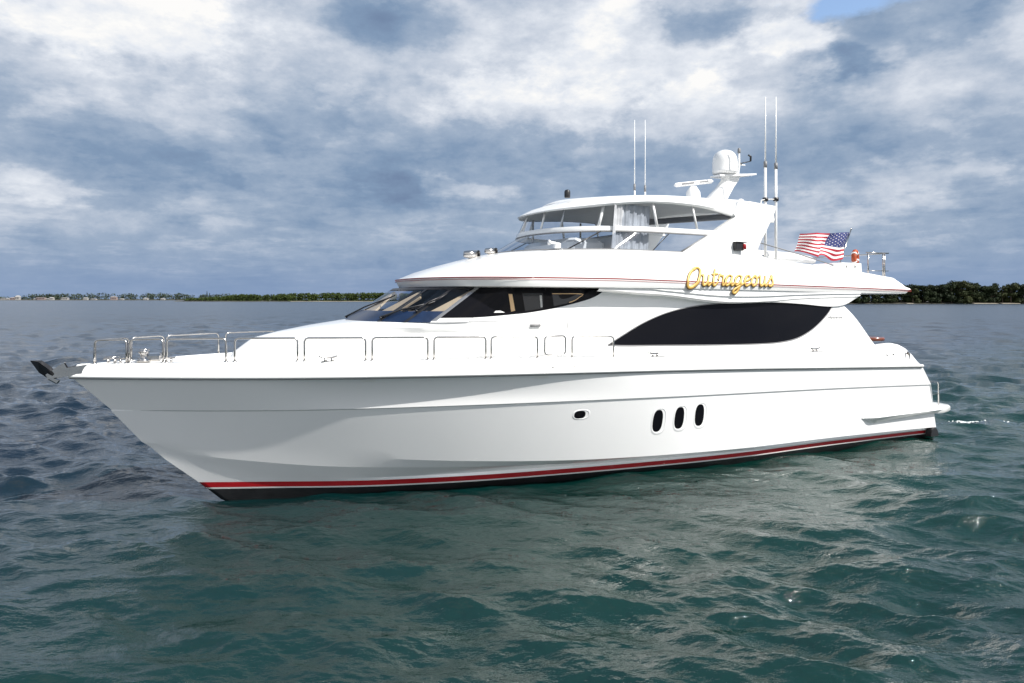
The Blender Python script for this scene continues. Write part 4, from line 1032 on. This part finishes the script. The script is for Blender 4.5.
# ------------------------------------------------------------------ raised name lettering
GLY = {  # strokes in a box one x-height tall; x advances
    'O': ([[(.55, 1.78), (.22, 1.50), (.02, .95), (.02, .38), (.20, .02), (.50, .0), (.80, .35), (.96, .95), (.98, 1.50), (.80, 1.82), (.52, 1.84), (.34, 1.66)]], 1.12),
    'u': ([[(0, .86), (.10, 1.0), (.13, .6), (.12, .2), (.24, 0), (.42, .12), (.56, .5), (.58, 1.0)], [(.58, 1.0), (.56, .4), (.60, .08), (.74, .02), (.86, .3)]], .80),
    't': ([[(.20, 1.55), (.18, 1.0), (.14, .3), (.22, .02), (.38, .03), (.54, .34)], [(-.04, 1.04), (.20, 1.06), (.50, 1.10)]], .50),
    'r': ([[(.0, .5), (.10, .9), (.16, 1.08), (.24, .92), (.42, .92), (.44, .6), (.42, .14), (.54, .02), (.66, .3)]], .58),
    'a': ([[(.56, .86), (.36, 1.0), (.12, .78), (.02, .36), (.12, .04), (.32, .08), (.50, .45), (.60, .96)], [(.60, .96), (.56, .4), (.60, .06), (.72, .04), (.86, .32)]], .80),
    'g': ([[(.56, .86), (.36, 1.0), (.12, .78), (.02, .36), (.14, .06), (.34, .12), (.52, .5), (.62, .98)], [(.62, .98), (.58, .2), (.50, -.45), (.32, -.74), (.12, -.66), (.14, -.40), (.42, -.14), (.84, .26)]], .80),
    'e': ([[(.06, .42), (.34, .52), (.52, .74), (.42, .98), (.22, .92), (.04, .52), (.10, .10), (.32, .0), (.60, .28)]], .58),
    'o': ([[(.34, 1.0), (.10, .72), (.04, .28), (.22, 0), (.44, .14), (.54, .56), (.48, .92), (.30, .98), (.36, .82), (.68, .84)]], .66),
    's': ([[(.0, .30), (.24, .74), (.36, 1.04), (.40, .72), (.50, .34), (.40, .04), (.18, .0), (.06, .14)]], .58),
}
def lettering():
    V = lambda u, z: 2.835 - .215 * max(min((z - 4.72) / .75, 1), 0) if False else side_v(u, z)
    x = 13.36; H = .268; base = 4.72
    gold = MB(); dark = MB()
    for i, ch in enumerate('Outrageous'):
        st, adv = GLY[ch]; hh = H; k = 1.0
        for s in st:
            P = smooth_curve([(a, b, 0) for a, b in s], 6)
            pts = [(x + (p.x * .98 + p.y * .30) * hh * 1.45, base + p.y * hh) for p in P]
            if ch == 'O': pts = [(a - .02, b - .055) for a, b in pts]
            n = len(pts)
            rad = [.030 * (0.78 + .32 * math.sin(math.pi * min(max(j / (n - 1), .08), .92))) * (1.28 if ch == 'O' else 1.0) for j in range(n)]
            gold.tube([(a, side_v(a, b) + .018, b) for a, b in pts], rad, 8, flat=.42, flat_dir=(0, 1, 0.2))
            dark.tube([(a - .004, side_v(a, b) + .008, b - .012) for a, b in pts], [q * 1.22 for q in rad], 8, flat=.2, flat_dir=(0, 1, 0.2))
        x += adv * hh * 1.45 + (.02 if ch == 'O' else .022)
    g = gold.build('name_lettering', M['gold'], FLY); dark.build('letter_shade', M['bronze'], g)  # larger brown copy, offset down, paints shade along the letters' lower edges
def side_v(u, z):
    zs = interp(u, ZS); zt = interp_s(u, ZT); t = (z - zs) / (zt - zs); k = 1 - .05 * sstep((u - 17) / 5)
    return k * interp(t, [(-.6, 2.78), (-.1, 2.81), (0, 2.815), (.07, 2.79), (.27, 2.73), (.53, 2.66), (.80, 2.58), (.92, 2.54), (1, 2.46)])
lettering()

# ------------------------------------------------------------------ fittings
def fittings():
    # bow rail: separate hoops either side
    rr = empty('bow_rail', (0, 0, 0), 0, yacht)
    bays = [(.42, 1.00), (1.05, 1.66), (1.72, 2.80), (2.96, 4.12), (4.25, 5.42), (5.55, 6.67), (6.80, 7.91), (8.03, 9.10), (9.95, 11.05)]
    def P(u, s, z, inset=.10): return Vector((u, s * (toe.V(u) - inset), z))
    def hoop(u0, u1, s, top):
        z0 = toe.z(u0) - .01; r = .07; pts = []
        n = 10
        pts += [P(u0, s, z0), P(u0, s, z0 + top * .5), P(u0, s, z0 + top - r), P(u0 + r * .3, s, z0 + top - r * .3), P(u0 + r, s, z0 + top)]
        pts += [P(lerp(u0 + r, u1 - r, k / n), s, lerp(z0, toe.z(u1) - .01, k / n) + top) for k in range(1, n)]
        z1 = toe.z(u1) - .01
        pts += [P(u1 - r, s, z1 + top), P(u1 - r * .3, s, z1 + top - r * .3), P(u1, s, z1 + top - r), P(u1, s, z1 + top * .5), P(u1, s, z1)]
        mb = MB(); mb.tube(pts, .021, 8)
        for u in (u0, u1): mb.lathe(P(u, s, toe.z(u) - .004), [(.05, 0), (.05, .012), (.025, .03)], 10)
        mb.build('rail_hoop', M['steel'], rr)
    for s in (1, -1):
        for i, (a, b) in enumerate(bays): hoop(a, b, s, .49 if i else .49)
        # gate: closed rounded frame in the boarding gap
        r = .08; z0, z1 = toe.z(9.5) + .02 + .05, toe.z(9.5) + .49
        pts = []
        for (cu, cz, a0) in ((9.80 - r, z1 - r, 0), (9.26 + r, z1 - r, 90), (9.26 + r, z0 + r, 180), (9.80 - r, z0 + r, 270)):
            for k in range(4):
                a = R(a0 + 30 * k); pts.append((cu + r * math.cos(a), s * (toe.V(9.5) - .10), cz + r * math.sin(a)))
        mb = MB(); mb.tube(pts, .021, 8, closed=True); mb.build('rail_gate', M['steel'], rr)
    # cleats with chock plates on the toe rail
    for u in (4.70, 12.2, 17.85):
        for s in (1, -1):
            vv = s * (toe.V(u) - .05); z = toe.z(u)
            mb = MB(); mb.box((u, vv, z + .008), (.62 if u > 6 else .3, .10, .012)); 
            for d in (-.07, .07): mb.tube([(u + d, vv, z), (u + d * .9, vv, z + .07)], [.035, .022], 8)
            mb.tube(smooth_curve([(u - .2, vv, z + .115), (u - .1, vv, z + .085), (u, vv, z + .08), (u + .1, vv, z + .085), (u + .2, vv, z + .115)], 4), [.012] + [.02] * 15 + [.012], 8) if True else None
            mb.build('cleat', M['steel'], yacht)
    # ground tackle on the foredeck
    mb = MB(); mb.lathe((1.30, .28, 3.08), [(.13, 0), (.13, .04), (.07, .07), (.06, .15), (.10, .19), (.10, .23), (.001, .24)], 16); mb.lathe((1.30, -.28, 3.08), [(.13, 0), (.13, .04), (.07, .07), (.06, .15), (.10, .19), (.10, .23), (.001, .24)], 16)
    mb.box((1.45, 0, 3.15), (.35, .5, .16), b=.04); mb.build('windlass', M['steel'], yacht)
    for u, vv in ((.72, .16), (.72, -.16), (.95, .3), (1.75, .55)):
        mb = MB(); 
        for d in (-.06, .06): mb.tube([(u + d, vv, 3.05), (u + d, vv, 3.15)], .022, 8)
        mb.tube([(u - .14, vv, 3.165), (u + .14, vv, 3.165)], .02, 8); mb.build('bollard', M['steel'], yacht)
    # bow roller and anchor
    mb = MB()
    for vv in (-.10, .10): mb.prism([(-.05, vv, 3.0), (.35, vv, 3.06), (.35, vv, 2.9), (.0, vv, 2.84), (-.36, vv, 2.80), (-.40, vv, 2.88), (-.22, vv, 3.02), (-.10, vv, 3.10)], (0, .014, 0))
    mb.lathe((-.30, -.1, 2.86), [(.045, 0), (.03, .1), (.045, .2)], 12, (0, 1, 0)); mb.tube([(-.12, -.11, 3.08), (-.12, .11, 3.08)], .015, 6); mb.build('bow_roller', M['steel'], yacht)
    an = MB(); an.prism([(.28, -.02, 2.99), (.25, -.02, 2.93), (-.34, -.02, 2.74), (-.40, -.02, 2.79)], (0, .04, 0)); a = an.build('anchor', M['steel'], yacht)
    mb = MB(); mb.smooth = False   # plough fluke, two blades folded along the spine
    tipp = (-.66, 0, 3.16)
    for s in (1, -1):
        mb.grid([[(-.20, 0, 2.70), (-.36, 0, 2.80), (-.52, 0, 2.93), tipp], [(-.24, s * .10, 2.88), (-.36, s * .22, 3.02), (-.50, s * .20, 3.14), tipp]])
        mb.grid([[(-.20, 0, 2.685), (-.36, 0, 2.785), (-.52, 0, 2.915), (-.665, 0, 3.155)], [(-.24, s * .10, 2.865), (-.36, s * .22, 3.005), (-.50, s * .20, 3.125), (-.665, 0, 3.155)]])
    mb.build('fluke', M['dark'], a)
    mb = MB(); mb.smooth = False; mb.box((-.27, 0, 2.77), (.20, .14, .10), rot=Matrix.Rotation(R(35), 3, 'Y'), b=.02); mb.build('shank_plate', M['steel'], a)
    # swim platform and its rail
    mb = MB(); pl = [(23.25, 2.80), (23.9, 2.86), (24.25, 2.80), (24.52, 2.6), (24.62, 2.2), (24.7, 0)]
    full = pl + [(u, -v) for u, v in pl[::-1][1:]]
    def lvl(z, k): return [(23.25 + (u - 23.25) * k, v * (.99 if k < 1 else 1), z) for u, v in full]
    ids = mb.grid([lvl(.74, .93), lvl(.80, 1.0), lvl(.90, 1.0), lvl(.925, .985)]); mb.face(ids[-1]); mb.face(ids[0][::-1]); sp = mb.build('swim_platform', M['gel'], yacht, sharp=40)
    for s in (1, -1):
        mb = MB(); vv = s * 2.5
        mb.tube([(23.45, vv, 1.74), (23.7, vv, 1.71), (24.05, vv, 1.69), (24.12, vv, 1.62), (24.12, vv, .92)], .02, 8); mb.tube([(23.52, vv, .92), (23.5, vv, 1.73)], .02, 8); mb.tube([(23.5, vv, 1.3), (24.12, vv, 1.28)], .012, 6)
        mb.build('platform_rail', M['steel'], sp)
        mb = MB()
        for u in (23.62, 23.86): mb.tube([(u, vv - s * .1, .92), (u, vv - s * .1, 1.02), (u + .06, vv - s * .1, 1.05)], .022, 6)
        mb.build('platform_cleat', M['steel'], sp)
    # rails at the after end of the boat deck
    ar = empty('boat_deck_rail', (0, 0, 0), 0, yacht)
    for s in (1, -1):
        vv = s * 2.2
        for u in (21.08, 21.78, 21.86): 
            mb = MB(); mb.tube([(u, vv, 5.0), (u, vv, 5.80)], .022, 8); mb.build('stanchion', M['steel'], ar)
        mb = MB(); mb.tube([(21.0, vv, 5.80), (22.05, vv, 5.81)], .02, 8); mb.build('top_rail', M['steel'], ar)
        mb = MB(); mb.tube([(21.0, vv, 5.24), (22.05, vv, 5.25)], .012, 6); mb.build('middle_rail', M['steel'], ar)
    mb = MB(); mb.tube([(22.03, -2.2, 5.81), (22.03, 2.2, 5.81)], .02, 8); mb.build('top_rail', M['steel'], ar)
    # grab rail sloping down from the wing
    for s in (1, -1):
        mb = MB(); mb.tube([(16.2, s * 2.34, 5.95), (17.9, s * 2.36, 5.645), (19.6, s * 2.38, 5.30)], .016, 6); mb.build('grab_rail', M['rubber'], FLY)
    # boat-deck locker block and davit boom
    mb = MB(); poly = [(19.1, 5.27), (19.4, 5.41), (19.66, 5.455), (20.49, 5.445), (20.52, 5.15), (20.0, 5.0), (19.1, 5.0)]
    mb.prism([(u, 2.40, z) for u, z in poly], (0, -.9, 0)); lk = mb.build('deck_locker', M['gel'], FLY)
    for u in (19.82, 20.2):
        mb = MB(); mb.tube([(u, 2.41, 5.31), (u, 2.41, 5.38)], .018, 6); mb.build('latch', M['steel'], lk)
    mb = MB(); mb.tube([(17.0, 1.2, 5.58), (17.3, 1.2, 5.68), (19.2, 1.05, 5.66), (20.2, .9, 5.60)], [.12, .16, .15, .11], 12); mb.lathe((17.1, 1.2, 5.0), [(.2, 0), (.18, .5), (.2, .6)], 16); dv = mb.build('davit', M['gel'], FLY)
    mb = MB(); mb.box((17.55, 1.25, 5.60), (.3, .3, .16), b=.04); mb.build('winch', M['steel'], dv)
    # cockpit table
fittings()

def loose_things():
    # ensign on a raked staff
    root = empty('ensign_flag', (0, 0, 0)); tag(root, 'red, white and blue striped flag with stars on a raked staff', 'flag')
    root.location = (T0[0], T0[1], 0); root.rotation_euler = (0, 0, TH)
    b = Vector((21.20, .9, 5.0)); t = Vector((22.02, .9, 6.68))
    mb = MB(); mb.tube([b, t], .017, 8); mb.lathe(t, [(.028, 0), (.034, .02), (.001, .05)], 10); mb.build('flagstaff', M['steel'], root)
    hd, hb = Vector((21.96, .9, 6.57)), Vector((21.555, .9, 5.64)); fd, fb = Vector((19.68, .9, 6.45)), Vector((19.56, .9, 5.84))
    NX, NY = 78, 39
    def S(a, c):   # a: 0 hoist..1 fly, c: 0 top..1 bottom
        p = hd.lerp(hb, c).lerp(fd.lerp(fb, c), a)
        amp = .17 * a ** .6
        p = p + Vector((0, amp * math.sin(a * 9.5 + c * 1.6) + .045 * math.sin(a * 17 - c * 4.5), .018 * a ** .5 * math.sin(a * 12 + c * 2.2) + c * .055 * math.sin(a * 13 + 2.4)))
        return p
    mb = MB()
    ids = [[mb.vert(S(i / NX, j / NY)) for i in range(NX + 1)] for j in range(NY + 1)]
    for j in range(NY):
        for i in range(NX):
            stripe = int(j / 3); c = 1 if stripe % 2 else 0
            if stripe < 7 and (i + .5) / NX < .40: c = 2
            mb.cur = c; mb.face((ids[j][i], ids[j][i + 1], ids[j + 1][i + 1], ids[j + 1][i]))
    mb.cur = 1
    for r_ in range(9):
        for k in range(6 if r_ % 2 == 0 else 5):
            a = (.4 * (k + (.5 if r_ % 2 == 0 else 1.0)) / 6); c = 7 / 13 * (r_ + .7) / 9.4
            for off in (.006, -.006):
                pts = []
                for q in range(10):
                    an = q * math.pi / 5; rr = .023 if q % 2 == 0 else .010
                    p = S(min(max(a + rr * math.sin(an) / 2.3, 0), 1), min(max(c - rr * math.cos(an) / 1.0, 0), 1)); pts.append((p.x, p.y + off, p.z))
                mb.fan(pts)
    mb.build('flag_cloth', [M['fred'], M['fwhite'], M['fblue']], root)
    # horseshoe lifebuoy standing on the locker
    root = empty('lifebuoy', (T0[0], T0[1], 0), TH); tag(root, 'orange and white lifebuoy on the white locker at the after end of the boat deck', 'lifebuoy')
    c = Vector((20.62, 2.1, 5.63)); pts = [c + Vector((.14 * math.cos(a), -.06 * math.cos(a), .19 * math.sin(a))) for a in [R(-60 + 300 * k / 20) for k in range(21)]]
    mb = MB(); mb.tube(pts, .075, 10); o = mb.build('ring', M['orange'], root)
    for k in (2, 7, 13, 18):
        mb = MB(); mb.tube([pts[k], pts[k + 1]], .080, 10); mb.build('band', M['white'], root)
    # varnished table in the cockpit
    root = empty('cockpit_table', (T0[0], T0[1], 0), TH); tag(root, 'small varnished wooden table in the cockpit behind the saloon', 'table')
    mb = MB(); mb.lathe((21.55, 1.9, 3.11), [(.36, -.06), (.43, -.04), (.43, .05), (.40, .06), (.001, .062)], 24); mb.build('tabletop', M['teak'], root)
    mb = MB(); mb.tube([(21.55, 1.9, 2.32), (21.55, 1.9, 3.11)], [.10, .06], 12); mb.build('leg', M['steel'], root)
loose_things()

def foam():
    """a small breaking crest and scattered froth off the stern"""
    g = random.Random(4); mb = MB(); spots = []
    for cx, cy, n, sx, sy in ((16.3, 24.5, 260, .42, .20), (17.0, 24.3, 70, .5, .12)):
        for k in range(n):
            spots.append((cx + g.gauss(0, sx * .5), cy + g.gauss(0, sy * .6), g.uniform(.010, .038)))
    X = np.array([[q[0] for q in spots]]); Y = np.array([[q[1] for q in spots]])
    z, dx, dy = wave(X, Y, np.full_like(X, .05))
    for i, (x, y, r) in enumerate(spots):
        x += dx[0, i]; y += dy[0, i]; zz = z[0, i] + .015
        a0 = g.uniform(0, 6); pr = [(r * g.uniform(.6, 1.2), a0 + k * math.pi / 4) for k in range(8)]
        low = [(x + p * 1.5 * math.cos(a), -(y + p * math.sin(a)), zz) for p, a in pr]
        mid = [(x + p * .9 * math.cos(a), -(y + p * .6 * math.sin(a)), zz + r * .55) for p, a in pr]
        ids = mb.grid([low, mid], True); mb.face(ids[1])
    o = mb.build('foam', mat('sea_foam', (.72, .74, .74), .8, noise=(9, .08)), weld=False)
    tag(o, 'flecks of white foam on the wave crests off the stern', 'foam', kind='stuff')
foam()
